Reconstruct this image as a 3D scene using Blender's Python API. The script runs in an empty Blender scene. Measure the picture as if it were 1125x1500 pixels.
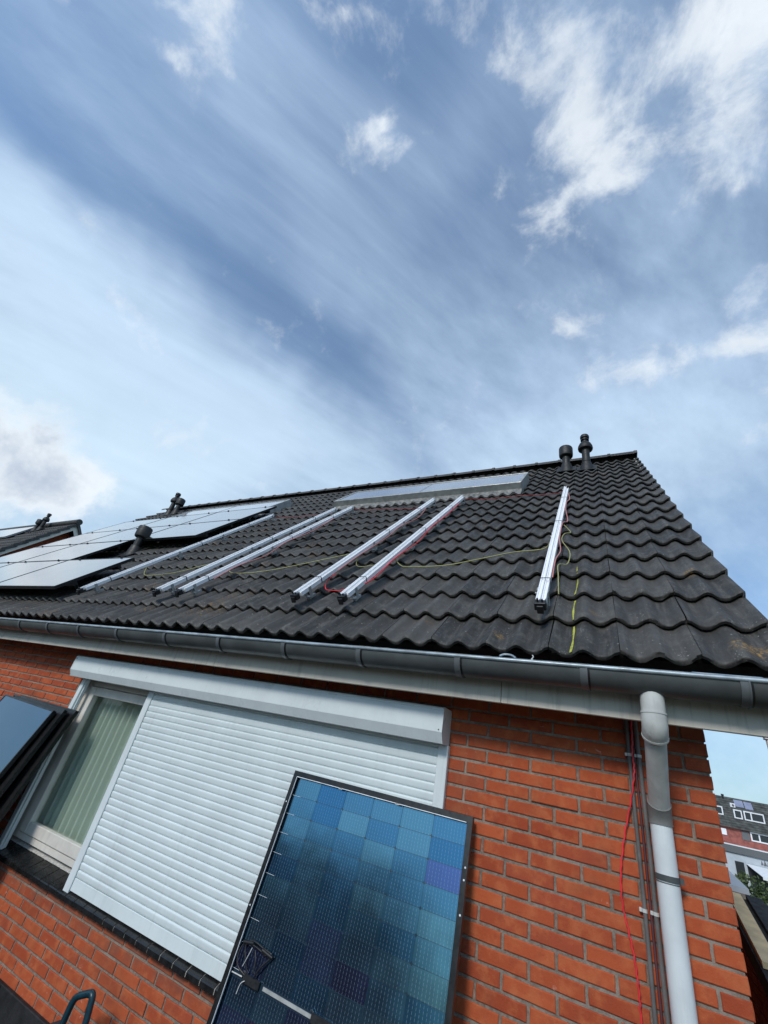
import bpy, bmesh, math, random
from mathutils import Vector, Matrix, Euler

random.seed(7)
SC = bpy.context.scene
COL = SC.collection
rad = math.radians

# ------------------------------------------------------------------ camera
FPX = 614.225                       # focal length in pixels of the 1125 x 1500 photograph
CAM = Vector((0.6236, -2.5584, -0.2404))
RIGHT = Vector((0.888151, 0.421307, 0.183544))
DOWN = Vector((-0.075928, 0.528438, -0.84557))
FWD = Vector((-0.453237, 0.737057, 0.501321))
cd = bpy.data.cameras.new("camera")
cam = bpy.data.objects.new("camera", cd)
COL.objects.link(cam)
cd.sensor_fit = 'VERTICAL'
cd.sensor_height = 24.0
cd.lens = FPX / 1500.0 * 24.0
cd.clip_start = 0.02
cd.clip_end = 3000.0
M = Matrix.Identity(4)
for i in range(3):
    M[i][0] = RIGHT[i]; M[i][1] = -DOWN[i]; M[i][2] = -FWD[i]; M[i][3] = CAM[i]
cam.matrix_world = M
SC.camera = cam

# ------------------------------------------------------------------ exposure
SC.view_settings.view_transform = 'Standard'
SC.view_settings.look = 'None'
SC.view_settings.gamma = 1.0
SC.view_settings.use_curve_mapping = False
SC.view_settings.exposure = 0.68

# ------------------------------------------------------------------ sun
SUN_EL, SUN_AZ = 36.0, 186.0         # degrees; azimuth clockwise from +Y
sdir = Vector((math.sin(rad(SUN_AZ)) * math.cos(rad(SUN_EL)), math.cos(rad(SUN_AZ)) * math.cos(rad(SUN_EL)), math.sin(rad(SUN_EL))))
sl = bpy.data.lights.new("sun", 'SUN')
sl.energy = 1.35
sl.angle = rad(13.0)
sl.color = (1.0, 0.955, 0.90)
so = bpy.data.objects.new("sun", sl)
so.rotation_euler = (-sdir).to_track_quat('-Z', 'Y').to_euler()
COL.objects.link(so)


# ------------------------------------------------------------------ node helpers
class NT:
    def __init__(s, tree):
        s.t = tree; s.n = tree.nodes; s.l = tree.links

    def new(s, typ, **kw):
        n = s.n.new(typ)
        for k, v in kw.items():
            setattr(n, k, v)
        return n

    def put(s, sock, v):
        if v is None:
            return
        if isinstance(v, bpy.types.NodeSocket):
            s.l.new(v, sock)
        else:
            try:
                sock.default_value = v
            except Exception:
                sock.default_value = tuple(v) + (1.0,)

    def math(s, op, a, b=None, c=None, clamp=False):
        n = s.new('ShaderNodeMath', operation=op, use_clamp=clamp)
        s.put(n.inputs[0], a)
        if b is not None: s.put(n.inputs[1], b)
        if c is not None: s.put(n.inputs[2], c)
        return n.outputs[0]

    def vmath(s, op, a, b=None, out=0):
        n = s.new('ShaderNodeVectorMath', operation=op)
        s.put(n.inputs[0], a)
        if b is not None: s.put(n.inputs[1], b)
        return n.outputs[out]

    def dot(s, a, b):
        n = s.new('ShaderNodeVectorMath', operation='DOT_PRODUCT')
        s.put(n.inputs[0], a); s.put(n.inputs[1], b)
        return n.outputs['Value']

    def noise(s, vec, scale, detail=4, rough=0.55, dist=0.0, out='Fac', lac=2.0):
        n = s.new('ShaderNodeTexNoise')
        s.put(n.inputs['Vector'], vec)
        n.inputs['Scale'].default_value = scale
        n.inputs['Detail'].default_value = detail
        n.inputs['Roughness'].default_value = rough
        n.inputs['Distortion'].default_value = dist
        n.inputs['Lacunarity'].default_value = lac
        return n.outputs[out]

    def voro(s, vec, scale, feature='F1', out='Distance', rand=1.0):
        n = s.new('ShaderNodeTexVoronoi', feature=feature)
        s.put(n.inputs['Vector'], vec)
        n.inputs['Scale'].default_value = scale
        n.inputs['Randomness'].default_value = rand
        return n.outputs[out]

    def ramp(s, fac, lo, hi, a=0.0, b=1.0, smooth=True):
        n = s.new('ShaderNodeMapRange', interpolation_type='SMOOTHSTEP' if smooth else 'LINEAR')
        s.put(n.inputs['Value'], fac)
        n.inputs['From Min'].default_value = lo; n.inputs['From Max'].default_value = hi
        n.inputs['To Min'].default_value = a; n.inputs['To Max'].default_value = b
        return n.outputs[0]

    def mix(s, fac, a, b, blend='MIX'):
        n = s.new('ShaderNodeMix', data_type='RGBA', blend_type=blend)
        n.clamp_factor = True
        s.put(n.inputs[0], fac); s.put(n.inputs[6], a); s.put(n.inputs[7], b)
        return n.outputs[2]

    def combine(s, x, y, z):
        n = s.new('ShaderNodeCombineXYZ')
        s.put(n.inputs[0], x); s.put(n.inputs[1], y); s.put(n.inputs[2], z)
        return n.outputs[0]

    def sep(s, v):
        n = s.new('ShaderNodeSeparateXYZ'); s.put(n.inputs[0], v)
        return n.outputs

    def bump(s, h, strength=0.3, dist=0.01, normal=None):
        n = s.new('ShaderNodeBump')
        n.inputs['Strength'].default_value = strength
        n.inputs['Distance'].default_value = dist
        s.put(n.inputs['Height'], h)
        if normal is not None: s.put(n.inputs['Normal'], normal)
        return n.outputs[0]


# ------------------------------------------------------------------ sky
# patches of cloud, each: direction of its middle, and two tangent axes divided by its angular half-widths, weight
CUMULUS = [
    ((-0.913, 0.188, 0.362), (6.47, 12.62, 9.8), (-2.27, 6.25, -8.98), 1.60),
    ((-0.897, 0.292, 0.331), (3.9, 10.68, 1.15), (-4.23, 5.51, -16.3), 1.40),
    ((-0.923, 0.271, 0.274), (3.07, 6.47, 3.92), (-2.16, 12.4, -19.53), 1.30),
    ((0.024, 0.24, 0.971), (5.04, 5.02, -1.36), (-18.45, 12.29, -2.59), 0.75),
    ((-0.027, 0.281, 0.959), (6.29, 7.28, -1.95), (-25.63, 12.86, -4.48), 0.70),
    ((0.051, 0.343, 0.938), (4.27, 8.51, -3.34), (-17.71, 2.57, 0.02), 0.90),
    ((-0.025, 0.401, 0.916), (13.3, 1.35, -0.23), (5.19, 28.77, -12.44), 0.95),
    ((-0.11, 0.153, 0.982), (7.65, 7.24, -0.27), (-19.71, 11.93, -4.07), 0.60),
    ((0.094, 0.392, 0.915), (18.34, 5.58, -4.26), (-0.56, 18.95, -8.05), 0.55),
    ((0.11, 0.248, 0.963), (9.08, 6.24, -2.64), (-11.7, 22.02, -4.33), 0.60),
    ((0.23, 0.354, 0.907), (13.81, 4.26, -5.17), (0.75, 8.99, -3.7), 0.80),
    ((0.229, 0.461, 0.857), (15.14, 3.29, -5.82), (0.65, 12.83, -7.08), 0.70),
    ((0.246, 0.556, 0.794), (17.68, 2.12, -6.95), (0.37, 12.74, -9.02), 0.50),
    ((0.204, 0.264, 0.943), (8.84, 3.33, -2.84), (1.93, 22.17, -6.62), 0.60),
    ((-0.313, 0.204, 0.928), (11.59, 7.56, 2.25), (-16.86, 22.71, -10.67), 0.95),
    ((-0.22, 0.232, 0.947), (21.25, 3.35, 4.12), (5.78, 44.5, -9.55), 0.70),
    ((-0.583, -0.116, 0.804), (9.11, 28.55, 10.72), (-17.56, 2.32, -12.41), 0.85),
    ((-0.45, -0.016, 0.893), (14.41, 13.81, 7.5), (-15.63, 8.3, -7.73), 0.80),
    ((-0.416, 0.063, 0.907), (19.88, 35.91, 6.63), (-23.89, 4.77, -11.3), 0.70),
    ((-0.531, -0.021, 0.847), (18.97, 20.55, 12.41), (-48.0, 24.83, -29.45), 0.65),
    ((-0.52, -0.087, 0.849), (11.56, 6.38, 7.73), (-48.37, 49.68, -24.54), 0.60),
    ((-0.341, 0.01, 0.94), (8.26, 4.13, 2.96), (-38.47, 61.32, -14.65), 0.55),
    ((-0.016, 0.593, 0.805), (11.94, 4.42, -3.01), (-8.59, 25.49, -18.96), 0.70),
    ((0.136, 0.656, 0.742), (5.74, 0.23, -1.26), (0.15, 17.45, -15.47), 0.85),
    ((0.247, 0.645, 0.723), (13.49, 0.35, -4.91), (-0.11, 17.17, -15.27), 0.60),
    ((-0.757, 0.173, 0.63), (5.94, 27.79, -0.5), (-12.07, 2.57, -15.19), 0.60),
    ((-0.756, 0.248, 0.606), (10.17, 25.13, 2.41), (-12.74, 6.03, -18.36), 0.70),
    ((-0.304, 0.169, 0.937), (30.75, 14.88, 7.29), (-27.21, 61.92, -20.02), 0.60),
]
VEIL = [
    ((-0.835, 0.123, 0.536), (0.61, 2.6, 0.36), (-1.87, 0.92, -3.14), 0.80),
    ((-0.78, 0.335, 0.529), (0.87, 1.63, 0.26), (-2.04, 1.64, -4.04), 0.60),
    ((-0.586, 0.557, 0.588), (1.11, 0.74, 0.41), (-0.98, 3.59, -4.38), 0.70),
    ((0.101, 0.759, 0.643), (2.91, 0.07, -0.54), (-0.35, 3.67, -4.28), 0.55),
    ((-0.639, -0.029, 0.769), (1.44, 2.4, 1.29), (-10.39, 4.41, -8.47), 0.30),
    ((-0.427, 0.262, 0.865), (0.86, 2.09, -0.21), (-12.22, 1.71, -6.55), 0.30),
    ((-0.264, 0.502, 0.824), (1.03, 2.21, -1.01), (-10.76, 1.62, -4.43), 0.25),
    ((0.152, 0.635, 0.758), (4.19, 0.4, -1.18), (-0.14, 3.82, -3.17), 0.40),
    ((0.229, 0.39, 0.892), (7.56, 2.11, -2.86), (0.22, 3.09, -1.41), 0.35),
    ((0.026, 0.268, 0.963), (4.14, 1.59, -0.55), (-0.59, 7.16, -1.98), 0.30),
    ((-0.767, -0.006, 0.642), (2.73, 5.73, 3.31), (-5.09, 3.09, -6.05), 0.40),
    ((-0.454, -0.01, 0.891), (3.47, 1.87, 1.79), (-6.78, 8.73, -3.36), 0.28),
    ((0.101, 0.989, 0.111), (2.71, -0.32, 0.41), (-0.87, 0.82, -6.54), 0.20),
]
CLEAR = [
    ((-0.628, 0.184, 0.756), (0.57, 1.74, 0.05), (-9.22, 1.88, -8.12), 0.62),
    ((-0.461, 0.498, 0.734), (1.59, 2.88, -0.95), (-10.19, 2.21, -7.9), 0.35),
    ((-0.702, -0.057, 0.71), (2.51, 6.9, 3.04), (-15.4, 5.29, -14.82), 0.40),
    ((-0.206, 0.137, 0.969), (9.14, 4.21, 1.35), (-3.65, 10.14, -2.21), 0.35),
    ((-0.104, 0.333, 0.937), (9.34, 6.66, -1.34), (-5.11, 6.57, -2.9), 0.30),
    ((0.104, 0.533, 0.84), (5.99, 3.24, -2.8), (-7.25, 15.1, -8.67), 0.40),
    ((-0.22, 0.645, 0.731), (4.86, 1.48, 0.15), (-1.52, 7.96, -7.48), 0.20),
    ((0.2, 0.471, 0.859), (33.16, 7.19, -11.69), (0.52, 17.47, -9.71), 0.20),
]
STREAK = [(0.466, 0.885, 0.023), (0.669, -0.369, 0.645), (0.579, -0.285, -0.764)]


world = bpy.data.worlds.new("World")
SC.world = world
world.use_nodes = True
wt = world.node_tree
for n in list(wt.nodes):
    wt.nodes.remove(n)
w = NT(wt)
SKY_STRENGTH = 0.10
tc = w.new('ShaderNodeTexCoord')
d = w.vmath('NORMALIZE', tc.outputs['Generated'])
skyn = w.new('ShaderNodeTexSky', sky_type='NISHITA')
skyn.sun_disc = False
skyn.sun_elevation = rad(SUN_EL)
skyn.sun_rotation = rad(SUN_AZ)
skyn.air_density = 1.0
skyn.dust_density = 0.6
skyn.ozone_density = 1.6
# streaky coordinates for the high veil
sa = w.dot(d, STREAK[0]); sb = w.dot(d, STREAK[1]); sn_ = w.dot(d, STREAK[2])
warp = w.noise(d, 1.6, 3, 0.5, out='Color')
warpv = w.vmath('SUBTRACT', warp, (0.5, 0.5, 0.5))
wsv = w.new('ShaderNodeVectorMath', operation='SCALE'); w.put(wsv.inputs[0], warpv); wsv.inputs['Scale'].default_value = 0.55
streakv = w.vmath('ADD', w.combine(w.math('MULTIPLY', sa, 0.9), w.math('MULTIPLY', sb, 5.5), w.math('MULTIPLY', sn_, 5.5)), wsv.outputs[0])
streak = w.noise(streakv, 1.5, 7, 0.58)
streak2 = w.noise(w.combine(w.math('MULTIPLY', sa, 1.2), w.math('MULTIPLY', sb, 15.0), w.math('MULTIPLY', sn_, 15.0)), 1.7, 5, 0.6)
# domain-warped direction for the cumulus outlines
wf = w.new('ShaderNodeVectorMath', operation='SCALE')
w.put(wf.inputs[0], w.vmath('SUBTRACT', w.noise(d, 5.0, 5, 0.6, out='Color'), (0.5, 0.5, 0.5)))
wf.inputs['Scale'].default_value = 0.17
dw = w.vmath('ADD', d, wf.outputs[0])
wf2 = w.new('ShaderNodeVectorMath', operation='SCALE')
w.put(wf2.inputs[0], w.vmath('SUBTRACT', w.noise(d, 2.2, 4, 0.55, out='Color'), (0.5, 0.5, 0.5)))
wf2.inputs['Scale'].default_value = 0.28
dv = w.vmath('ADD', d, wf2.outputs[0])


def patches(lst, vec, sharp):
    acc = None
    for c, U, V, wt_ in lst:
        a = w.dot(vec, U); b = w.dot(vec, V)
        # a falls to 1 at the rim
        q = w.math('ADD', w.math('MULTIPLY', a, a), w.math('MULTIPLY', b, b))
        m = w.math('EXPONENT', w.math('MULTIPLY', q, -sharp))
        front = w.math('GREATER_THAN', w.dot(vec, c), 0.0)
        m = w.math('MULTIPLY', w.math('MULTIPLY', m, front), wt_)
        acc = m if acc is None else w.math('ADD', acc, m)
    return acc


veil = patches(VEIL, dv, 1.0)
clear = patches(CLEAR, dv, 1.1)
cumd = patches(CUMULUS, dw, 1.1)
fbm = w.noise(d, 7.0, 9, 0.62, 0.35)
fbm_soft = w.noise(d, 3.2, 6, 0.55)
zup = w.sep(d)[2]
hor = w.ramp(zup, -0.02, 0.55, 0.34, 0.0)
h = w.math('ADD', 0.30, veil)
h = w.math('ADD', h, hor)
h = w.math('SUBTRACT', h, clear)
h = w.math('ADD', h, w.math('MULTIPLY', w.math('SUBTRACT', streak, 0.5), 0.92))
h = w.math('ADD', h, w.math('MULTIPLY', w.math('SUBTRACT', streak2, 0.5), 0.34))
h = w.math('ADD', h, w.math('MULTIPLY', w.math('SUBTRACT', fbm_soft, 0.5), 0.35))
veilfac = w.ramp(h, -0.15, 1.75, 0.20, 0.96)
# cumulus density; away from the charted patches a thin scatter of cloud
k = w.math('ADD', cumd, w.math('MULTIPLY', w.math('SUBTRACT', fbm, 0.5), 3.4))
k = w.math('ADD', k, w.math('MULTIPLY', w.math('SUBTRACT', w.noise(d, 24.0, 6, 0.65), 0.5), 1.1))
cumfac = w.ramp(k, 0.30, 1.70, 0.0, 0.95)
shade = w.ramp(w.math('ADD', k, w.math('MULTIPLY', w.math('SUBTRACT', w.noise(w.vmath('ADD', d, (0.02, 0.02, 0.05)), 6.0, 6, 0.6), 0.5), -2.8)), 0.9, 2.9, 1.0, 0.0)
cloud_lit = (5.7, 6.1, 6.45, 1.0)
cloud_dim = (3.2, 3.7, 4.5, 1.0)
ccol = w.mix(shade, cloud_dim, cloud_lit)
veil_col = w.mix(w.ramp(zup, 0.15, 0.85), (4.35, 5.45, 6.25, 1.0), (3.45, 4.5, 5.85, 1.0))
base = w.mix(1.0, skyn.outputs[0], (0.50, 0.78, 0.97, 1.0), 'MULTIPLY')
low = w.ramp(zup, 0.0, 0.35, 0.55, 1.0)
base = w.mix(1.0, base, w.combine(low, low, low), 'MULTIPLY')
tex = w.math('ADD', 0.80, w.math('MULTIPLY', w.math('ADD', w.math('ADD', streak, streak2), w.noise(dv, 4.5, 7, 0.6)), 0.145))
veil_col = w.mix(1.0, veil_col, w.combine(tex, tex, tex), 'MULTIPLY')
skyc = w.mix(veilfac, base, veil_col)
skyc = w.mix(cumfac, skyc, ccol)
bg = w.new('ShaderNodeBackground')
bg.inputs['Strength'].default_value = SKY_STRENGTH
w.l.new(skyc, bg.inputs['Color'])
wo = w.new('ShaderNodeOutputWorld')
w.l.new(bg.outputs[0], wo.inputs['Surface'])
try:
    world.cycles.sampling_method = 'MANUAL'
    world.cycles.sample_map_resolution = 512
except Exception:
    pass

# ------------------------------------------------------------------ mesh helpers
class MB:
    """collects polygons; build() makes ONE mesh"""
    def __init__(s):
        s.v = []; s.f = []; s.sm = []

    def add(s, verts, faces, smooth=False):
        o = len(s.v)
        s.v += [tuple(p) for p in verts]
        for f in faces:
            s.f.append(tuple(i + o for i in f)); s.sm.append(smooth)

    def box(s, x0, x1, y0, y1, z0, z1):
        s.add([(x0, y0, z0), (x1, y0, z0), (x1, y1, z0), (x0, y1, z0), (x0, y0, z1), (x1, y0, z1), (x1, y1, z1), (x0, y1, z1)],
              [(0, 3, 2, 1), (4, 5, 6, 7), (0, 1, 5, 4), (1, 2, 6, 5), (2, 3, 7, 6), (3, 0, 4, 7)])

    def bbox(s, x0, x1, y0, y1, z0, z1, b=0.003):
        """box with chamfered edges"""
        bm = bmesh.new()
        bmesh.ops.create_cube(bm, size=1.0)
        for v in bm.verts:
            v.co = Vector(((x0 + x1) / 2 + v.co.x * (x1 - x0), (y0 + y1) / 2 + v.co.y * (y1 - y0), (z0 + z1) / 2 + v.co.z * (z1 - z0)))
        bmesh.ops.bevel(bm, geom=list(bm.edges), offset=b, segments=1, affect='EDGES')
        bm.verts.index_update()
        s.add([v.co[:] for v in bm.verts], [[v.index for v in f.verts] for f in bm.faces])
        bm.free()

    def prism_x(s, prof, x0, x1, caps=True, smooth=False, closed=True):
        """profile of (y, z) swept along x"""
        n = len(prof)
        vs = [(x0, y, z) for y, z in prof] + [(x1, y, z) for y, z in prof]
        m = n if closed else n - 1
        s.add(vs, [(i, (i + 1) % n, n + (i + 1) % n, n + i) for i in range(m)], smooth)
        if caps:
            s.add(vs, [tuple(range(n))[::-1], tuple(range(n, 2 * n))], False)

    def tube(s, pts, r, seg=8, caps=True, smooth=True):
        pts = [Vector(p) for p in pts]
        n = len(pts)
        rs = r if isinstance(r, (list, tuple)) else [r] * n
        rings = []
        t0 = (pts[1] - pts[0]).normalized()
        up = Vector((0, 0, 1)) if abs(t0.z) < 0.9 else Vector((1, 0, 0))
        a = t0.cross(up).normalized()
        for i in range(n):
            if i == 0: t = pts[1] - pts[0]
            elif i == n - 1: t = pts[-1] - pts[-2]
            else: t = (pts[i + 1] - pts[i]).normalized() + (pts[i] - pts[i - 1]).normalized()
            t.normalize()
            a = (a - t * a.dot(t)).normalized()
            b = t.cross(a)
            rings.append([pts[i] + (a * math.cos(2 * math.pi * k / seg) + b * math.sin(2 * math.pi * k / seg)) * rs[i] for k in range(seg)])
        vs = [p for ring in rings for p in ring]
        fs = []
        for i in range(n - 1):
            for k in range(seg):
                k2 = (k + 1) % seg
                fs.append((i * seg + k, i * seg + k2, (i + 1) * seg + k2, (i + 1) * seg + k))
        s.add(vs, fs, smooth)
        if caps:
            s.add(vs, [tuple(range(seg))[::-1], tuple(range((n - 1) * seg, n * seg))])

    def lathe(s, prof, cx=0, cy=0, cz=0, seg=20, smooth=True):
        """(radius, z) pairs round the z axis"""
        vs = []
        for r, z in prof:
            for k in range(seg):
                a = 2 * math.pi * k / seg
                vs.append((cx + r * math.cos(a), cy + r * math.sin(a), cz + z))
        fs = []
        for i in range(len(prof) - 1):
            for k in range(seg):
                k2 = (k + 1) % seg
                fs.append((i * seg + k, i * seg + k2, (i + 1) * seg + k2, (i + 1) * seg + k))
        s.add(vs, fs, smooth)

    def mesh(s, name):
        me = bpy.data.meshes.new(name)
        me.from_pydata(s.v, [], s.f)
        me.polygons.foreach_set('use_smooth', s.sm)
        me.update()
        return me


def autosmooth(me, ang=35):
    me.set_sharp_from_angle(angle=rad(ang))


def link(name, me, mat=None, parent=None, loc=None, rot=None):
    o = bpy.data.objects.new(name, me)
    if mat is not None and me is not None and len(me.materials) == 0:
        me.materials.append(mat)
    COL.objects.link(o)
    if parent is not None: o.parent = parent
    if loc is not None: o.location = loc
    if rot is not None: o.rotation_euler = rot
    return o


def wloc(o):
    l = Vector((0, 0, 0))
    while o is not None:
        l = l + o.location; o = o.parent
    return l


def part(name, mb, mat, parent, smooth=None, label=None, kind=None):
    """mesh given in world axes under an unrotated parent"""
    off = wloc(parent) if parent is not None else Vector((0, 0, 0))
    mb.v = [(x - off.x, y - off.y, z - off.z) for x, y, z in mb.v]
    me = mb.mesh(name)
    if smooth: autosmooth(me, smooth)
    o = link(name, me, mat, parent)
    if label: o['label'] = label
    if kind: o['kind'] = kind
    return o


def lpart(name, mb, mat, parent, smooth=None, label=None):
    """mesh given in the parent's own frame"""
    me = mb.mesh(name)
    if smooth: autosmooth(me, smooth)
    o = link(name, me, mat, parent)
    if label: o['label'] = label
    return o


def thing(name, label, cat, loc=(0, 0, 0), rot=(0, 0, 0), group=None):
    o = bpy.data.objects.new(name, None)
    o.empty_display_size = 0.1
    COL.objects.link(o)
    o.location = loc; o.rotation_euler = rot
    o['label'] = label; o['category'] = cat
    if group: o['group'] = group
    return o


def tag(o, label, cat, group=None):
    o['label'] = label; o['category'] = cat
    if group: o['group'] = group
    return o


def dup(root, loc=None, rot=None, label=None, group=None):
    r = root.copy(); COL.objects.link(r)
    if loc is not None: r.location = loc
    if rot is not None: r.rotation_euler = rot
    if label: r['label'] = label
    if group: r['group'] = group
    for ch in list(root.children):
        c = ch.copy(); COL.objects.link(c); c.parent = r
        for g in list(ch.children):
            e = g.copy(); COL.objects.link(e); e.parent = c
    return r


# ------------------------------------------------------------------ materials
def material(name):
    m = bpy.data.materials.new(name)
    m.use_nodes = True
    t = NT(m.node_tree)
    p = m.node_tree.nodes['Principled BSDF']
    return m, t, p


def pos(t):
    return t.new('ShaderNodeNewGeometry').outputs['Position']


def piece_random(t):
    g = t.new('ShaderNodeNewGeometry').outputs['Random Per Island']
    o = t.new('ShaderNodeObjectInfo').outputs['Random']
    return t.math('FRACT', t.math('ADD', g, t.math('MULTIPLY', o, 7.31)))


def plain(name, col, rough=0.5, metal=0.0, spec=0.5, noise=0.12, nscale=25.0, bump=0.0, bscale=200.0, coat=0.0, streak=0.0):
    m, t, p = material(name)
    P = pos(t)
    n = t.noise(P, nscale, 6, 0.6)
    lo = tuple(c * (1 - noise * 1.6) for c in col); hi = tuple(min(1, c * (1 + noise * 1.2)) for c in col)
    cc = t.mix(t.ramp(n, 0.3, 0.7), lo + (1,), hi + (1,))
    if streak:
        sp = t.sep(P)
        sv = t.combine(t.math('MULTIPLY', sp[0], 30.0), t.math('MULTIPLY', sp[1], 30.0), t.math('MULTIPLY', sp[2], 2.0))
        sf = t.math('MULTIPLY', t.ramp(t.noise(sv, 1.0, 6, 0.7), 0.46, 0.72), t.ramp(t.noise(P, 2.1, 3, 0.6), 0.38, 0.62))
        cc = t.mix(t.math('MULTIPLY', sf, streak), cc, (0.10, 0.09, 0.07, 1))
    t.put(p.inputs['Base Color'], cc)
    p.inputs['Roughness'].default_value = rough
    t.put(p.inputs['Roughness'], t.ramp(t.noise(P, nscale * 2.3, 4, 0.6), 0.3, 0.7, max(0.03, rough - 0.08), min(1, rough + 0.08)))
    p.inputs['Metallic'].default_value = metal
    p.inputs['Specular IOR Level'].default_value = spec
    p.inputs['Coat Weight'].default_value = coat
    if bump: t.put(p.inputs['Normal'], t.bump(t.noise(P, bscale, 4, 0.6), bump, 0.002))
    return m


def brick_material(name, dim=1.0):
    m, t, p = material(name)
    P = pos(t)
    r = piece_random(t)
    r2 = t.math('FRACT', t.math('MULTIPLY', r, 13.7))
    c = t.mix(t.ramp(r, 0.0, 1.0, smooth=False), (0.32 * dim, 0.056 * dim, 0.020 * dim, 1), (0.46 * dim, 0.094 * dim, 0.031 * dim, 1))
    c = t.mix(t.ramp(r2, 0.78, 1.0, 0, 0.6), c, (0.33 * dim, 0.062 * dim, 0.030 * dim, 1))
    blot = t.noise(P, 14, 5, 0.6)
    c = t.mix(t.ramp(blot, 0.42, 0.70, 0, 0.75), c, (0.50 * dim, 0.135 * dim, 0.050 * dim, 1))
    c = t.mix(t.ramp(t.noise(P, 24, 5, 0.65), 0.5, 0.72, 0, 0.55), c, (0.30 * dim, 0.060 * dim, 0.028 * dim, 1))
    speck = t.noise(P, 420, 3, 0.7)
    c = t.mix(t.ramp(speck, 0.58, 0.78, 0, 0.5), c, (0.16 * dim, 0.035 * dim, 0.02 * dim, 1))
    c = t.mix(t.ramp(t.noise(P, 260, 2, 0.7), 0.66, 0.76, 0, 0.35), c, (0.66 * dim, 0.36 * dim, 0.22 * dim, 1))
    # pale lime bloom on a few bricks
    eff = t.math('MULTIPLY', t.ramp(t.noise(P, 30, 6, 0.7, 0.6), 0.60, 0.72), t.ramp(t.noise(P, 3.1, 2, 0.5), 0.50, 0.62))
    c = t.mix(t.math('MULTIPLY', eff, 0.75), c, (0.66 * dim, 0.42 * dim, 0.33 * dim, 1))
    # darker grime with soft borders, and a wash of lime below the sill
    gr = t.math('MULTIPLY', t.ramp(t.noise(P, 1.7, 5, 0.65), 0.50, 0.68), 0.45)
    c = t.mix(gr, c, (0.17 * dim, 0.055 * dim, 0.030 * dim, 1))
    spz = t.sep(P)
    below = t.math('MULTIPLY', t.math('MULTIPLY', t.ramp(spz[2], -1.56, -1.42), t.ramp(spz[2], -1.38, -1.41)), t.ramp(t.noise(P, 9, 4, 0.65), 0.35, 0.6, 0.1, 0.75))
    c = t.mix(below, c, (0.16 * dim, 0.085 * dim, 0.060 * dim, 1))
    t.put(p.inputs['Base Color'], c)
    p.inputs['Roughness'].default_value = 0.82
    p.inputs['Specular IOR Level'].default_value = 0.3
    b = t.math('ADD', t.noise(P, 160, 5, 0.65), t.math('MULTIPLY', t.noise(P, 38, 3, 0.6), 1.2))
    t.put(p.inputs['Normal'], t.bump(b, 0.55, 0.0022))
    return m


def mortar_material():
    m, t, p = material("mortar")
    P = pos(t)
    c = t.mix(t.ramp(t.noise(P, 60, 6, 0.7), 0.3, 0.7), (0.145, 0.118, 0.095, 1), (0.285, 0.235, 0.19, 1))
    c = t.mix(t.ramp(t.noise(P, 4, 4, 0.6), 0.45, 0.75, 0, 0.5), c, (0.42, 0.36, 0.30, 1))
    t.put(p.inputs['Base Color'], c)
    p.inputs['Roughness'].default_value = 0.95
    t.put(p.inputs['Normal'], t.bump(t.noise(P, 330, 4, 0.7), 0.9, 0.003))
    return m


# ochre moss patches on the lower tiles: x, y, z, radius
MOSS = [(1.17, -0.24, 0.475, 0.10), (0.57, -0.03, 0.70, 0.05), (0.10, -0.25, 0.475, 0.055), (-0.62, -0.26, 0.47, 0.04), (1.10, 0.35, 1.10, 0.05)]


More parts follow.
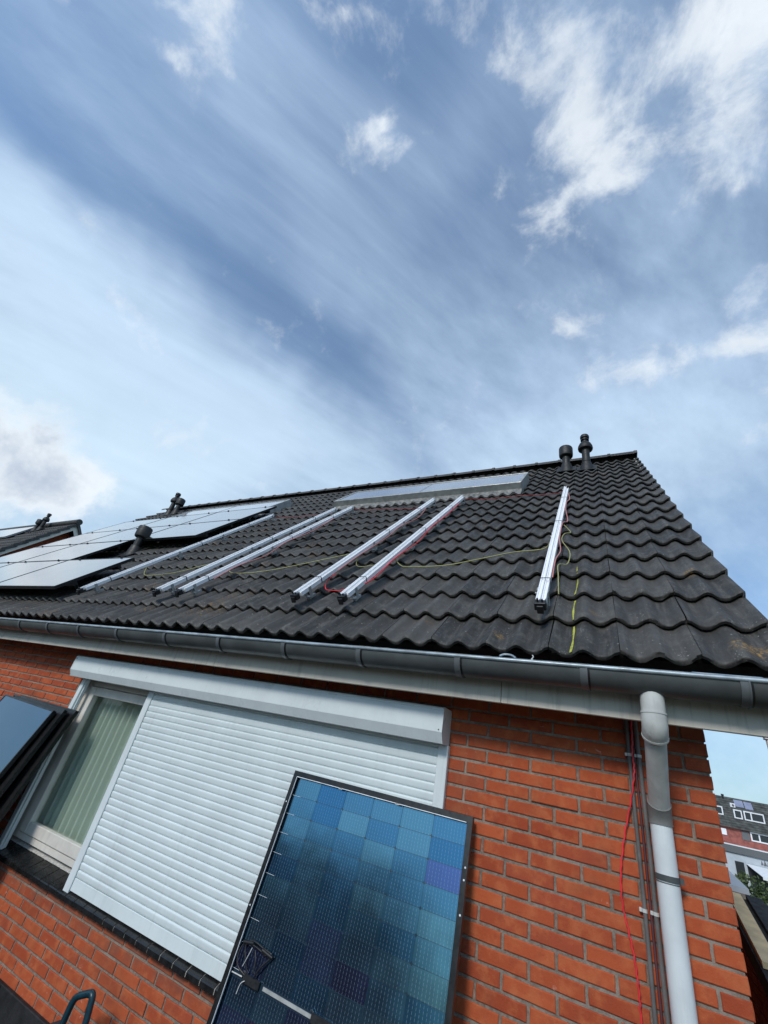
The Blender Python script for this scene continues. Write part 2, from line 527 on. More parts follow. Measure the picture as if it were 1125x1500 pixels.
def tile_material():
    m, t, p = material("weathered_concrete_tile")
    P = pos(t)
    r = piece_random(t)
    c = t.mix(r, (0.028, 0.0265, 0.0245, 1), (0.066, 0.062, 0.056, 1))
    # long rub marks down the slope
    sp = t.sep(P)
    sl_ = t.combine(t.math('MULTIPLY', sp[0], 26.0), t.math('MULTIPLY', sp[1], 3.0), t.math('MULTIPLY', sp[2], 3.0))
    c = t.mix(t.ramp(t.noise(sl_, 1.3, 6, 0.65), 0.45, 0.74, 0, 0.65), c, (0.125, 0.118, 0.106, 1))
    c = t.mix(t.ramp(t.noise(P, 9, 6, 0.7), 0.50, 0.74, 0, 0.6), c, (0.130, 0.120, 0.102, 1))
    c = t.mix(t.ramp(t.noise(P, 130, 4, 0.75), 0.55, 0.75, 0, 0.45), c, (0.12, 0.11, 0.10, 1))
    # pale lichen flecks and chips
    v = t.voro(P, 21)
    fl = t.math('MULTIPLY', t.ramp(v, 0.13, 0.06), t.ramp(t.noise(P, 5.0, 3, 0.6), 0.49, 0.57))
    v2 = t.voro(t.vmath('ADD', P, (3.3, 1.7, 0.4)), 75)
    fl2 = t.math('MULTIPLY', t.ramp(v2, 0.24, 0.12), t.ramp(t.noise(P, 7.0, 4, 0.7), 0.50, 0.60))
    fl = t.math('MAXIMUM', fl, fl2)
    fl = t.math('MULTIPLY', fl, t.ramp(t.noise(P, 300, 2, 0.6), 0.42, 0.52))
    c = t.mix(t.math('MULTIPLY', fl, 0.8), c, (0.42, 0.41, 0.37, 1))
    # ochre moss, rare
    ms = t.math('MULTIPLY', t.ramp(t.noise(P, 2.3, 2, 0.5), 0.63, 0.69), t.ramp(t.noise(P, 60, 4, 0.7), 0.5, 0.62))
    c = t.mix(t.math('MULTIPLY', ms, 0.7), c, (0.20, 0.105, 0.022, 1))
    for (mx_, my_, mz_, mr_) in MOSS:
        dd = t.vmath('DISTANCE', P, (mx_, my_, mz_), out='Value')
        mk = t.math('MULTIPLY', t.ramp(dd, mr_, mr_ * 0.25), t.ramp(t.noise(P, 70, 5, 0.75), 0.47, 0.60))
        c = t.mix(t.math('MULTIPLY', mk, 0.85), c, (0.46, 0.25, 0.04, 1))
    t.put(p.inputs['Base Color'], c)
    t.put(p.inputs['Roughness'], t.ramp(t.noise(P, 20, 5, 0.6), 0.3, 0.7, 0.46, 0.74))
    p.inputs['Specular IOR Level'].default_value = 0.45
    b = t.math('ADD', t.noise(P, 230, 5, 0.7), t.math('MULTIPLY', t.noise(P, 45, 4, 0.6), 1.3))
    t.put(p.inputs['Normal'], t.bump(b, 0.5, 0.0030))
    return m


def glass_panel_material(name, base, rough, coat_r=0.02, spec=0.5, ior=1.5):
    m, t, p = material(name)
    P = pos(t)
    dirt = t.noise(P, 3.0, 6, 0.65)
    dirt2 = t.noise(P, 60.0, 4, 0.7)
    c = t.mix(t.ramp(dirt, 0.35, 0.8, 0, 0.25), tuple(base) + (1,), (0.12, 0.125, 0.13, 1))
    t.put(p.inputs['Base Color'], c)
    t.put(p.inputs['Roughness'], t.math('ADD', rough, t.math('MULTIPLY', t.ramp(t.math('ADD', dirt, dirt2), 0.7, 1.3), 0.10)))
    p.inputs['IOR'].default_value = ior
    p.inputs['Coat IOR'].default_value = 1.6
    p.inputs['Specular IOR Level'].default_value = spec
    p.inputs['Coat Weight'].default_value = 1.0
    p.inputs['Coat Roughness'].default_value = coat_r
    t.put(p.inputs['Normal'], t.bump(t.noise(P, 0.9, 2, 0.5), 0.06, 0.05))
    return m


def cell_material(name, cells=True):
    """solar cell under glass: the blue coating tints what it mirrors, each cell a little differently"""
    m, t, p = material(name)
    P = pos(t)
    r = t.new('ShaderNodeObjectInfo').outputs['Random']
    r2 = t.math('FRACT', t.math('MULTIPLY', r, 17.3))
    r3 = t.math('FRACT', t.math('MULTIPLY', r, 71.9))
    tint = t.mix(r3, (0.15, 0.50, 0.84, 1), (0.42, 0.86, 1.0, 1))
    tint = t.mix(t.ramp(r2, 0.90, 0.905), tint, (0.30, 0.42, 0.92, 1))
    tint = t.mix(t.ramp(r2, 0.94, 0.945), tint, (0.36, 0.36, 0.72, 1))
    tint = t.mix(t.ramp(r2, 0.975, 0.98), tint, (0.30, 0.78, 0.80, 1))
    c = t.mix(r, (0.004, 0.009, 0.018, 1), (0.006, 0.020, 0.036, 1))
    c = t.mix(t.ramp(r2, 0.94, 0.945), c, (0.010, 0.007, 0.022, 1))
    if cells:
        tcn = t.new('ShaderNodeTexCoord')
        s = t.sep(tcn.outputs['Object'])
        x = t.math('MULTIPLY', s[0], 1 / 0.0160)
        fx = t.math('ABSOLUTE', t.math('SUBTRACT', t.math('FRACT', t.math('ADD', x, 100.0)), 0.5))
        line = t.ramp(fx, 0.025, 0.075, 1, 0)
        fz = t.math('FRACT', t.math('ADD', t.math('MULTIPLY', s[2], 1 / 0.0150), 100.3))
        dash = t.ramp(t.math('ABSOLUTE', t.math('SUBTRACT', fz, 0.5)), 0.22, 0.36, 1, 0.25)
        ln = t.math('MULTIPLY', line, dash)
        c = t.mix(t.math('MULTIPLY', ln, 0.36), c, (0.36, 0.44, 0.50, 1))
    else:
        c = t.mix(1.0, (0.004, 0.010, 0.020, 1), (0.004, 0.010, 0.020, 1))
        tint = t.mix(1.0, (0.48, 0.74, 1.0, 1), (0.48, 0.74, 1.0, 1))
    t.put(p.inputs['Base Color'], c)
    t.put(p.inputs['Roughness'], t.ramp(t.noise(P, 5, 4, 0.6), 0.3, 0.7, 0.11, 0.19))
    p.inputs['IOR'].default_value = 3.7 if cells else 3.2
    t.put(p.inputs['Specular Tint'], tint)
    p.inputs['Coat Weight'].default_value = 0.12
    p.inputs['Coat Roughness'].default_value = 0.02
    t.put(p.inputs['Normal'], t.bump(t.noise(P, 2.2, 3, 0.5), 0.10, 0.03))
    return m


MT = {}
MT['brick'] = brick_material("red_brick")
MT['brick_shaded'] = brick_material("shaded_brick", 0.72)  # same red brick darkened, shade put into its colour
MT['mortar'] = mortar_material()
MT['tile'] = tile_material()
MT['deck'] = plain("roof_felt", (0.02, 0.02, 0.02), 0.9)
MT['zinc'] = plain("grey_zinc", (0.085, 0.095, 0.095), 0.42, 0.2, noise=0.14, nscale=5, bump=0.06, bscale=60, streak=0.45)
MT['bracket'] = plain("grey_gutter_bracket", (0.15, 0.165, 0.17), 0.4, 0.2, noise=0.12, nscale=8)
MT['zinc_rim'] = plain("pale_zinc_bead", (0.34, 0.40, 0.43), 0.38, 0.3, noise=0.2, nscale=12, bump=0.1, bscale=60)  # bead a paler blue grey than the gutter itself
MT['fascia'] = plain("cream_painted_board", (0.54, 0.505, 0.43), 0.55, noise=0.06, nscale=3, bump=0.05, bscale=40, streak=0.35)
MT['alu_white'] = plain("white_aluminium", (0.68, 0.735, 0.735), 0.34, 0.0, noise=0.03, nscale=5, streak=0.12)
MT['slat'] = plain("white_shutter_slat", (0.68, 0.745, 0.745), 0.36, 0.0, noise=0.03, nscale=4, streak=0.10)
MT['frame'] = plain("off_white_frame", (0.68, 0.645, 0.575), 0.45, noise=0.06, nscale=6, streak=0.2)
MT['pvc'] = plain("grey_pvc", (0.56, 0.565, 0.53), 0.42, noise=0.10, nscale=8, streak=0.3)
MT['pvc_light'] = plain("pale_grey_pvc", (0.66, 0.695, 0.70), 0.40, noise=0.05, nscale=6, streak=0.12)
MT['pvc_dark'] = plain("dark_pvc_ring", (0.19, 0.19, 0.18), 0.5, noise=0.1)
MT['conduit'] = plain("grey_conduit", (0.13, 0.12, 0.115), 0.5, noise=0.15, nscale=12)
MT['conduit_red'] = plain("brown_conduit", (0.09, 0.03, 0.035), 0.5, noise=0.15, nscale=12)
MT['clip'] = plain("pale_plastic_clip", (0.62, 0.62, 0.58), 0.5)
MT['red'] = plain("red_cable", (0.80, 0.03, 0.045), 0.42, noise=0.1)
MT['roof_red'] = plain("dull_red_cable", (0.36, 0.05, 0.045), 0.5, noise=0.1)
MT['pink'] = plain("faded_red_cable", (0.55, 0.22, 0.20), 0.5, noise=0.1)
MT['yellow'] = plain("yellow_green_cable", (0.36, 0.35, 0.13), 0.5, noise=0.1)
MT['strap'] = plain("yellow_line", (0.46, 0.46, 0.07), 0.6, noise=0.25, nscale=60)
MT['alu'] = plain("bare_aluminium", (0.93, 0.93, 0.93), 0.34, 0.08, noise=0.02, nscale=3)
MT['alu_side'] = plain("grey_aluminium_frame", (0.40, 0.41, 0.39), 0.42, 0.3, noise=0.15, nscale=10)
MT['lead'] = plain("lead_flashing", (0.24, 0.24, 0.23), 0.6, 0.3, noise=0.3, nscale=20, bump=0.4, bscale=40)
MT['black'] = plain("black_plastic", (0.012, 0.012, 0.013), 0.42, noise=0.2)
MT['black_frame'] = plain("black_anodised_frame", (0.016, 0.017, 0.017), 0.34, 0.3, noise=0.2, nscale=15)
MT['vent'] = plain("black_vent_pipe", (0.013, 0.013, 0.012), 0.55, noise=0.3, nscale=12)
MT['epdm'] = plain("black_roofing", (0.012, 0.012, 0.013), 0.75, noise=0.4, nscale=14, bump=0.5, bscale=120)
MT['ridge_dark'] = MT['tile']
MT['sill'] = plain("dark_glazed_sill_tile", (0.012, 0.012, 0.012), 0.25, noise=0.3, nscale=18, bump=0.15, bscale=60)
MT['joint'] = plain("pale_joint", (0.50, 0.48, 0.44), 0.9, noise=0.2, nscale=60)
MT['white_line'] = plain("white_edge_strip", (0.75, 0.78, 0.80), 0.4)
MT['teal'] = plain("dark_teal_plastic", (0.006, 0.035, 0.050), 0.35, noise=0.15)
MT['wood'] = plain("pale_timber", (0.80, 0.60, 0.32), 0.7, noise=0.12, nscale=8)
MT['roof_glass'] = glass_panel_material("roof_panel_glass", (0.09, 0.095, 0.095), 0.16, 0.06, ior=3.2)
MT['collector_glass'] = glass_panel_material("collector_glass", (0.36, 0.365, 0.37), 0.22, 0.05, ior=2.4)
MT['stack_glass'] = None
MT['cell'] = cell_material("solar_cell")
MT['stack_glass'] = cell_material("stack_panel_glass", False)
MT['interior'] = plain("dark_room", (0.03, 0.03, 0.03), 0.9)


def curtain_material():
    m, t, p = material("grey_green_curtain")
    P = pos(t)
    sp = t.sep(P)
    wv = t.noise(t.combine(t.math('MULTIPLY', sp[0], 900.0), t.math('MULTIPLY', sp[1], 900.0), t.math('MULTIPLY', sp[2], 60.0)), 1.0, 2, 0.6)
    t.put(p.inputs['Base Color'], t.mix(wv, (0.56, 0.60, 0.53, 1), (0.74, 0.77, 0.70, 1)))
    p.inputs['Roughness'].default_value = 0.9
    return m


def window_glass():
    m, t, p = material("window_glass")
    out = m.node_tree.nodes['Material Output']
    gl = t.new('ShaderNodeBsdfGlossy'); gl.inputs['Roughness'].default_value = 0.01
    tr = t.new('ShaderNodeBsdfTransparent'); tr.inputs['Color'].default_value = (0.86, 0.90, 0.88, 1)
    geo = t.new('ShaderNodeNewGeometry')
    cs = t.math('ABSOLUTE', t.dot(geo.outputs['Normal'], geo.outputs['Incoming']))
    fr = t.math('ADD', 0.04, t.math('MULTIPLY', 0.96, t.math('POWER', t.math('SUBTRACT', 1.0, cs, clamp=True), 5.0)))
    mx = t.new('ShaderNodeMixShader')
    t.put(mx.inputs[0], fr)
    t.l.new(tr.outputs[0], mx.inputs[1]); t.l.new(gl.outputs[0], mx.inputs[2])
    t.l.new(mx.outputs[0], out.inputs['Surface'])
    return m


MT['curtain'] = curtain_material()
MT['glass'] = window_glass()


def ground_material():
    m, t, p = material("ground_soil")
    P = pos(t)
    c = t.mix(t.ramp(t.noise(P, 0.25, 6, 0.6), 0.35, 0.65), (0.045, 0.07, 0.025, 1), (0.12, 0.11, 0.09, 1))
    t.put(p.inputs['Base Color'], c); p.inputs['Roughness'].default_value = 0.95
    return m


def leaf_material():
    m, t, p = material("hedge_leaf")
    r = piece_random(t)
    t.put(p.inputs['Base Color'], t.mix(r, (0.025, 0.05, 0.014, 1), (0.10, 0.13, 0.035, 1)))
    p.inputs['Roughness'].default_value = 0.6
    return m


MT['ground'] = ground_material()
MT['leaf'] = leaf_material()
MT['far_tile'] = plain("far_roof_tile", (0.075, 0.078, 0.070), 0.7, noise=0.35, nscale=2.5)
MT['far_brick'] = plain("far_brick", (0.30, 0.095, 0.075), 0.85, noise=0.2, nscale=3)
MT['far_white'] = plain("far_white_paint", (0.78, 0.79, 0.80), 0.5, noise=0.03)
MT['cream_board'] = plain("cream_barge_paint", (0.80, 0.77, 0.67), 0.5, noise=0.05)
MT['far_glass'] = plain("far_window_glass", (0.03, 0.035, 0.04), 0.15, noise=0.1)
MT['far_grey'] = plain("far_grey_fascia", (0.12, 0.125, 0.13), 0.6, noise=0.1)
MT['render_pale'] = plain("pale_render", (0.48, 0.52, 0.56), 0.7, noise=0.06, nscale=2)
MT['shaded_lean_to'] = MT['brick_shaded']  # lean-to wall: the darkened brick, shade of the gap in its colour

# ------------------------------------------------------------------ setting: ground and the flat roof one stands on
GZ = -5.2
mb = MB(); mb.add([(-900, -900, GZ), (900, -900, GZ), (900, 900, GZ), (-900, 900, GZ)], [(0, 1, 2, 3)])
g = link('ground', mb.mesh('ground'), MT['ground']); g['kind'] = 'structure'
FZ = -2.08
mb = MB(); mb.box(-9.0, 0.96, -9.5, -0.014, GZ + 0.02, FZ)
g = link('flat_roof', mb.mesh('flat_roof'), MT['epdm']); g['kind'] = 'structure'
mb = MB(); mb.bbox(-9.0, 0.955, -0.030, -0.002, FZ + 0.002, -1.890, 0.004)
for xs in (-7.4, -5.1, -3.02, -1.6):
    mb.box(xs, xs + 0.05, -0.034, -0.029, FZ + 0.01, -1.893)
g = link('roof_upstand', mb.mesh('roof_upstand'), MT['epdm']); g['kind'] = 'structure'

# ------------------------------------------------------------------ the house
PITCH = rad(46.3)
CP, SP = math.cos(PITCH), math.sin(PITCH)
EY, EZ = -0.35, 0.389                 # crest of the eaves tiles
XR, XL = 1.28, -10.95                 # verges
WXR, WXL = 0.977, -10.65              # wall corners
S_R = 6.36                            # length of the slope to the ridge
RY, RZ = EY + S_R * CP, EZ + S_R * SP


def rp(x, s, h=0.0):
    return (x, EY + s * CP - h * SP, EZ + s * SP + h * CP)


def project(P):
    dlt = Vector(P) - CAM
    z = dlt.dot(FWD)
    if z < 0.05: return None
    return (562.5 + FPX * dlt.dot(RIGHT) / z, 750 + FPX * dlt.dot(DOWN) / z, z)


house = thing('house', 'brick house with dark tiled roof, grey gutter and white roller shutter filling the foreground', 'house', (-4.8, 0.0, GZ))

OX0, OX1, OZ0, OZ1 = -3.815, -0.212, -1.411, -0.03      # window opening
mb = MB()
JY = 0.0060                                            # mortar face, bricks stand proud of it
mb.box(WXL + .006, OX0 + .004, JY, 0.11, GZ, 0.62)
mb.box(OX1 - .004, WXR - .006, JY, 0.11, GZ, 0.62)
mb.box(OX0 + .004, OX1 - .004, JY, 0.11, OZ1, 0.62)
mb.box(OX0 + .004, OX1 - .004, JY, 0.11, GZ, OZ0 - 0.004)
D_Y = 2 * RY
for (x0, x1) in ((WXR - 0.10, WXR - 0.0075), (WXL + 0.0075, WXL + 0.10)):
    prof = [(0.112, GZ), (D_Y - 0.112, GZ), (D_Y - 0.112, 0.70), (RY, RZ - 0.22), (0.112, 0.70)]
    n = len(prof)
    vs = [(x0, y, z) for y, z in prof] + [(x1, y, z) for y, z in prof]
    mb.add(vs, [tuple(range(n))[::-1], tuple(range(n, 2 * n))] + [(i, (i + 1) % n, n + (i + 1) % n, n + i) for i in range(n)])
mb.box(WXL + 0.11, WXR - 0.11, D_Y - 0.10, D_Y, GZ, 0.60)
wall = part('wall', mb, MT['mortar'], house)


def brick_piece(w, hgt, seed, dep=0.0165, jit=0.0011):
    """a brick face with worn arrises, lying in the y-z... front at y = 0"""
    rg = random.Random(seed)
    nx = max(2, int(round(w / 0.05)))
    nz = 2
    loop = []
    for i in range(nx): loop.append((-w / 2 + w * i / nx, -hgt / 2))
    for i in range(nz): loop.append((w / 2, -hgt / 2 + hgt * i / nz))
    for i in range(nx): loop.append((w / 2 - w * i / nx, hgt / 2))
    for i in range(nz): loop.append((-w / 2, hgt / 2 - hgt * i / nz))
    n = len(loop)
    outer = [(x + rg.uniform(-jit, jit), z + rg.uniform(-jit, jit)) for x, z in loop]
    ins = []
    for (x, z) in outer:
        c = 0.0028 + rg.uniform(0, 0.0012)
        ins.append((x - math.copysign(min(c, abs(x)), x) if abs(x) > w / 2 - 0.004 else x, z - math.copysign(min(c, abs(z)), z) if abs(z) > hgt / 2 - 0.004 else z))
    vs = [(x, 0.0, z) for x, z in ins] + [(x, 0.0026, z) for x, z in outer] + [(x, dep, z) for x, z in outer]
    fs = [tuple(range(n))]
    for a in (0, 1):
        for i in range(n):
            j = (i + 1) % n
            fs.append((a * n + i, (a + 1) * n + i, (a + 1) * n + j, a * n + j))
    return vs, fs


BL, BH, CH = 0.22, 0.0502, 0.0625
bricks = []                                            # (x0, x1, z)
for k in range(-7, 51):
    z = -k * CH
    x1 = WXR
    jx = 4.0 * BL if k % 2 == 0 else 3.5 * BL          # first perpend left of the corner
    spans = []
    while x1 > WXL + 0.02:
        x0 = max(jx + 0.006, WXL)
        spans.append((x0, x1)); x1 = jx - 0.006; jx -= BL
    top, bot = z + BH / 2, z - BH / 2
    for (a, b) in spans:
        if bot < OZ1 - 0.02 and top > OZ0 + 0.01:
            if b > OX0 - 0.003 and a < OX1 + 0.003:    # clip round the opening
                if a < OX0 - 0.035: bricks.append((a, OX0 - 0.002, z))
                if b > OX1 + 0.035: bricks.append((OX1 + 0.004, b, z))
                continue
        bricks.append((a, b, z))


def inside(p, poly):
    c = False
    for i in range(len(poly)):
        x0, y0 = poly[i]; x1, y1 = poly[i - 1]
        if (y0 > p[1]) != (y1 > p[1]) and p[0] < (x1 - x0) * (p[1] - y0) / (y1 - y0) + x0: c = not c
    return c


PANEL_PX = [(431, 1128), (692, 1198), (655, 1560), (280, 1560)]
BOX_PX = [(104, 962), (655, 1038), (655, 1092), (104, 990)]


def area_px(c, ax, az):
    p = project(c); q = project((c[0] + ax[0], c[1] + ax[1], c[2] + ax[2])); r_ = project((c[0] + az[0], c[1] + az[1], c[2] + az[2]))
    if not p or not q or not r_: return 0
    if not (-5 < p[0] < 1130 and -5 < p[1] < 1505): return 0
    return abs((q[0] - p[0]) * (r_[1] - p[1]) - (q[1] - p[1]) * (r_[0] - p[0]))


scored = []
for i, (a, b, z) in enumerate(bricks):
    c = ((a + b) / 2, 0, z)
    s_ = area_px(c, (b - a, 0, 0), (0, 0, BH))
    p = project(c)
    if s_ and (inside(p, PANEL_PX) or inside(p, BOX_PX) or z > 0.18 or z < -1.93): s_ = 0
    scored.append((s_, i))
scored.sort(reverse=True)
single = set(i for s_, i in scored[:300] if s_ > 0)
cache = {}
mass = MB()
rg = random.Random(3)
for i, (a, b, z) in enumerate(bricks):
    w_ = b - a
    if w_ < 0.02: continue
    yy = rg.uniform(-0.0012, 0.0012)
    tilt = rg.uniform(-0.004, 0.004)
    if rg.random() < 0.02: yy += -0.004                # a few stand proud
    if i in single:
        key = (round(w_, 3), rg.randrange(6))
        if key not in cache:
            vs, fs = brick_piece(w_, BH, i)
            m_ = MB(); m_.add(vs, fs); me = m_.mesh('brick'); me.materials.append(MT['brick']); cache[key] = me
        o = bpy.data.objects.new('brick', cache[key]); COL.objects.link(o)
        o.parent = wall
        o.location = (((a + b) / 2) + 4.8, yy, z - GZ + rg.uniform(-.0008, .0008))
        o.rotation_euler = (0, tilt, 0)
    else:
        vs, fs = brick_piece(w_, BH, i)
        mass.add([(x + (a + b) / 2, y + yy, z0 + z + x * tilt) for x, y, z0 in vs], fs)
bm_ = part('brick', mass, MT['brick'], wall, kind='stuff')
# gable end, returns of the same bond
gb = MB()
for k in range(-80, 51):
    z = -k * CH
    if z > RZ - 0.3: continue
    ymax = D_Y / 2 - max(0, (z - 0.62)) / math.tan(PITCH) - 0.0 if z > 0.62 else D_Y / 2
    ylo = D_Y / 2 - (ymax - 0.12 if z > 0.62 else D_Y / 2)
    yhi = D_Y - ylo
    y0 = max(ylo, 0.018)
    j = 0.22 if k % 2 == 0 else 0.11
    while j < y0 + 0.02: j += BL
    while y0 < yhi - 0.02:
        y1 = min(j - 0.005, yhi)
        if y1 - y0 > 0.015:
            gb.add([(WXR - 0.012, y0, z - BH / 2), (WXR - 0.012, y1, z - BH / 2), (WXR - 0.012, y1, z + BH / 2), (WXR - 0.012, y0, z + BH / 2),
                    (WXR, y0, z - BH / 2), (WXR, y1, z - BH / 2), (WXR, y1, z + BH / 2), (WXR, y0, z + BH / 2)],
                   [(4, 5, 6, 7), (0, 1, 5, 4), (1, 2, 6, 5), (2, 3, 7, 6), (3, 0, 4, 7)])
        y0 = j + 0.005; j += BL
part('gable_brick', gb, MT['brick'], wall, kind='stuff')
# brick return inside the window opening
rb = MB()
for k in range(1, 23):
    z = -k * CH
    y1 = 0.10 if k % 2 else 0.05
    rb.box(OX0 - 0.004, OX0 + 0.0035, 0.017, y1, z - BH / 2, z + BH / 2)
    if y1 < 0.09: rb.box(OX0 - 0.004, OX0 + 0.003, 0.06, 0.10, z - BH / 2, z + BH / 2)
part('reveal_brick', rb, MT['brick_shaded'], wall, kind='stuff')

# ------------------------------------------------------------------ roof
mb = MB()
for sgn in (1, -1):
    def q(y, z): return (y if sgn > 0 else D_Y - y, z)
    a = rp(0, -0.02 + 0.10, -0.135); b = rp(0, S_R, -0.135); c = rp(0, S_R, -0.09); e = rp(0, -0.02 + 0.10, -0.09)
    prof = [q(p[1], p[2]) for p in (a, b, c, e)]
    if sgn > 0:
        prof[1] = (RY - 0.001, RZ - 0.135 / CP); prof[2] = (RY - 0.001, RZ - 0.09 / CP)
        mb.prism_x(prof, XL + 0.05, XR - 0.03)
    else:
        prof[1] = (RY + 0.001, RZ - 0.135 / CP); prof[2] = (RY + 0.001, RZ - 0.09 / CP)
        mb.prism_x(prof, XL + 0.05, XR - 0.03)
roof = part('roof', mb, MT['deck'], house)

GAUGE, TW, WV = 0.3333, 0.308, 0.154
AMP, THK, DROP = 0.039, 0.024, 0.038


def wave(u):
    """0 at a crest, -AMP in the trough; u in wave periods"""
    c = 0.5 + 0.5 * math.cos(2 * math.pi * u)
    return -AMP * (1 - c ** 1.25)


def tile_geo(seed, waves=2, verge=False, seg=8, chip=0.0):
    """tile from x = 0 leftwards; s = 0 is the exposed front edge, h = 0 its crest"""
    rg = random.Random(seed)
    n = waves * seg
    L = GAUGE + 0.06
    W = waves * WV - 0.003
    xs = [-0.0015 - W * i / n for i in range(n + 1)]
    us = [i / seg for i in range(n + 1)]
    # rows of (s, dh): underside of the lip, lip face, rounded nose, body, head
    rows = [(0.030, -THK - 0.002), (0.0015, -THK), (-0.001, -THK * 0.35), (0.005, -0.0012), (0.018, 0.0), (GAUGE * 0.5, -DROP * 0.5), (L, -DROP * L / GAUGE)]
    wob = [rg.uniform(-0.0012, 0.0012) for _ in xs]
    vs = []
    for r_, (s, dh) in enumerate(rows):
        for i, x in enumerate(xs):
            e = wob[i] if r_ in (1, 2, 3) else 0
            ch = 0
            if chip and r_ in (1, 2, 3): ch = rg.uniform(0, chip)
            vs.append((x, s + e + ch, wave(us[i]) + dh - (ch * 0.25)))
    m = len(xs)
    fs = [(a * m + i, a * m + i + 1, (a + 1) * m + i + 1, (a + 1) * m + i) for a in range(len(rows) - 1) for i in range(n)]
    fs = [f[::-1] for f in fs]
    # side edges
    o = len(vs)
    dn = 0.10 if verge else 0.014
    edge = [(2, 0), (3, 0), (5, 0), (6, 0)]
    for (r_, _) in edge:
        b = vs[r_ * m]
        vs.append((b[0] + (0.010 if verge else 0.0), b[1], b[2] - 0.004)); vs.append((b[0] + (0.012 if verge else 0.0), b[1], b[2] - dn))
    for i in range(3):
        fs.append((edge[i][0] * m, o + 2 * i, o + 2 * i + 2, edge[i + 1][0] * m))
        fs.append((o + 2 * i, o + 2 * i + 1, o + 2 * i + 3, o + 2 * i + 2))
    if verge:                                          # front closure of the turned-down side
        b = vs[2 * m]
        o2 = len(vs)
        vs.append((b[0] - 0.012, b[1], b[2] - dn)); fs.append((o, 2 * m, o2, o + 1))
    return vs, fs


tile_cache = {}


def tile_mesh(key, **kw):
    if key not in tile_cache:
        vs, fs = tile_geo(hash(key) % 9999, **kw)
        m_ = MB(); m_.add(vs, fs, True)
        me = m_.mesh('roof_tile'); autosmooth(me, 50); me.materials.append(MT['tile'])
        tile_cache[key] = me
    return tile_cache[key]


NCOL = 40
NROW = 19
tiles = []
COLLECTORS = [(-3.54, -0.32, 4.18, 5.02), (-8.20, -5.16, 4.18, 5.02)]
for r_ in range(NROW + 1):
    for c_ in range(NCOL):
        x = XR - TW * c_; s = r_ * GAUGE
        if x - TW < XL - 0.4: continue
        skip = False
        for (a, b, s0, s1) in COLLECTORS:
            if x - TW > a + 0.04 and x < b - 0.04 and s > s0 + 0.02 and s + GAUGE < s1 - 0.02: skip = True
        if skip: continue
        p = rp(x - TW / 2, s + GAUGE / 2)
        ar = area_px(p, (TW, 0, 0), (0, GAUGE * CP, GAUGE * SP))
        tiles.append((ar, r_, c_))
order = sorted(tiles, reverse=True)
top = set((r_, c_) for a, r_, c_ in order[:300] if a > 0)
mass = MB()
rg = random.Random(11)
roofloc = wloc(roof)
for ar, r_, c_ in tiles:
    x = XR - TW * c_ ; s = r_ * GAUGE
    verge = c_ == 0
    chip = 0.012 if (r_, c_) in ((0, 1), (1, 1), (0, 0), (2, 1), (0, 6)) else 0.0
    dx, ds, dh = rg.uniform(-.0015, .0015), rg.uniform(-.004, .004), rg.uniform(-.0015, .002)
    rot = rg.uniform(-0.010, 0.010)
    if s + GAUGE > S_R + 0.1: continue
    if (r_, c_) in top:
        me = tile_mesh(('v' if verge else 'n', rg.randrange(5), round(chip, 3), (r_, c_) if chip else 0), verge=verge, chip=chip)
        o = bpy.data.objects.new('roof_tile', me); COL.objects.link(o); o.parent = roof
        P = Vector(rp(x + dx, s + ds, dh)) - roofloc
        o.location = P; o.rotation_euler = Euler((PITCH, 0, 0)).to_matrix().to_4x4().__matmul__(Matrix.Rotation(rot, 4, 'Z')).to_euler()
    else:
        vs, fs = tile_geo(r_ * 97 + c_, verge=verge, seg=6 if r_ < 12 else 6)
        mass.add([rp(x + dx + a, s + ds + b + a * rot, h + dh) for a, b, h in vs], fs, True)
part('roof_tile', mass, MT['tile'], roof, smooth=50, kind='stuff')
# rear slope, out of sight: plain courses
mb = MB()
for r_ in range(NROW + 1):
    s = r_ * GAUGE
    a = rp(0, s, -0.01); b = rp(0, min(s + GAUGE, S_R), -0.035)
    c = rp(0, s, -0.035)
    mb.add([(XL, D_Y - a[1], a[2]), (XR, D_Y - a[1], a[2]), (XR, D_Y - b[1], b[2]), (XL, D_Y - b[1], b[2]), (XL, D_Y - c[1], c[2]), (XR, D_Y - c[1], c[2])], [(0, 1, 2, 3), (4, 5, 1, 0)])
part('rear_tiling', mb, MT['tile'], roof, kind='stuff')
# ridge tiles
rm = MB()
seg = 8
RLEN = 0.40
prof_r = [(0.118 * math.cos(math.pi * (i / seg)), 0.105 * math.sin(math.pi * (i / seg))) for i in range(seg + 1)]
vs = []
for (x, k_) in ((0.0, 1.10), (-0.045, 1.10), (-0.046, 1.0), (-RLEN - 0.02, 0.97)):
    vs += [(x, y * k_, z * k_) for y, z in prof_r]
m = seg + 1
fs = [(a * m + i, (a + 1) * m + i, (a + 1) * m + i + 1, a * m + i + 1) for a in range(3) for i in range(seg)]
fs.append(tuple(range(m)))
rm.add(vs, fs, True)
rme = rm.mesh('ridge_tile'); autosmooth(rme, 40); rme.materials.append(MT['tile'])
x = XR + 0.01
while x > XL:
    o = bpy.data.objects.new('ridge_tile', rme); COL.objects.link(o); o.parent = roof
    o.location = Vector((x, RY, RZ - 0.055 + rg.uniform(-.003, .003))) - roofloc
    o.rotation_euler = (rg.uniform(-.01, .01), rg.uniform(-.004, .004), rg.uniform(-.006, .006))
    x -= RLEN

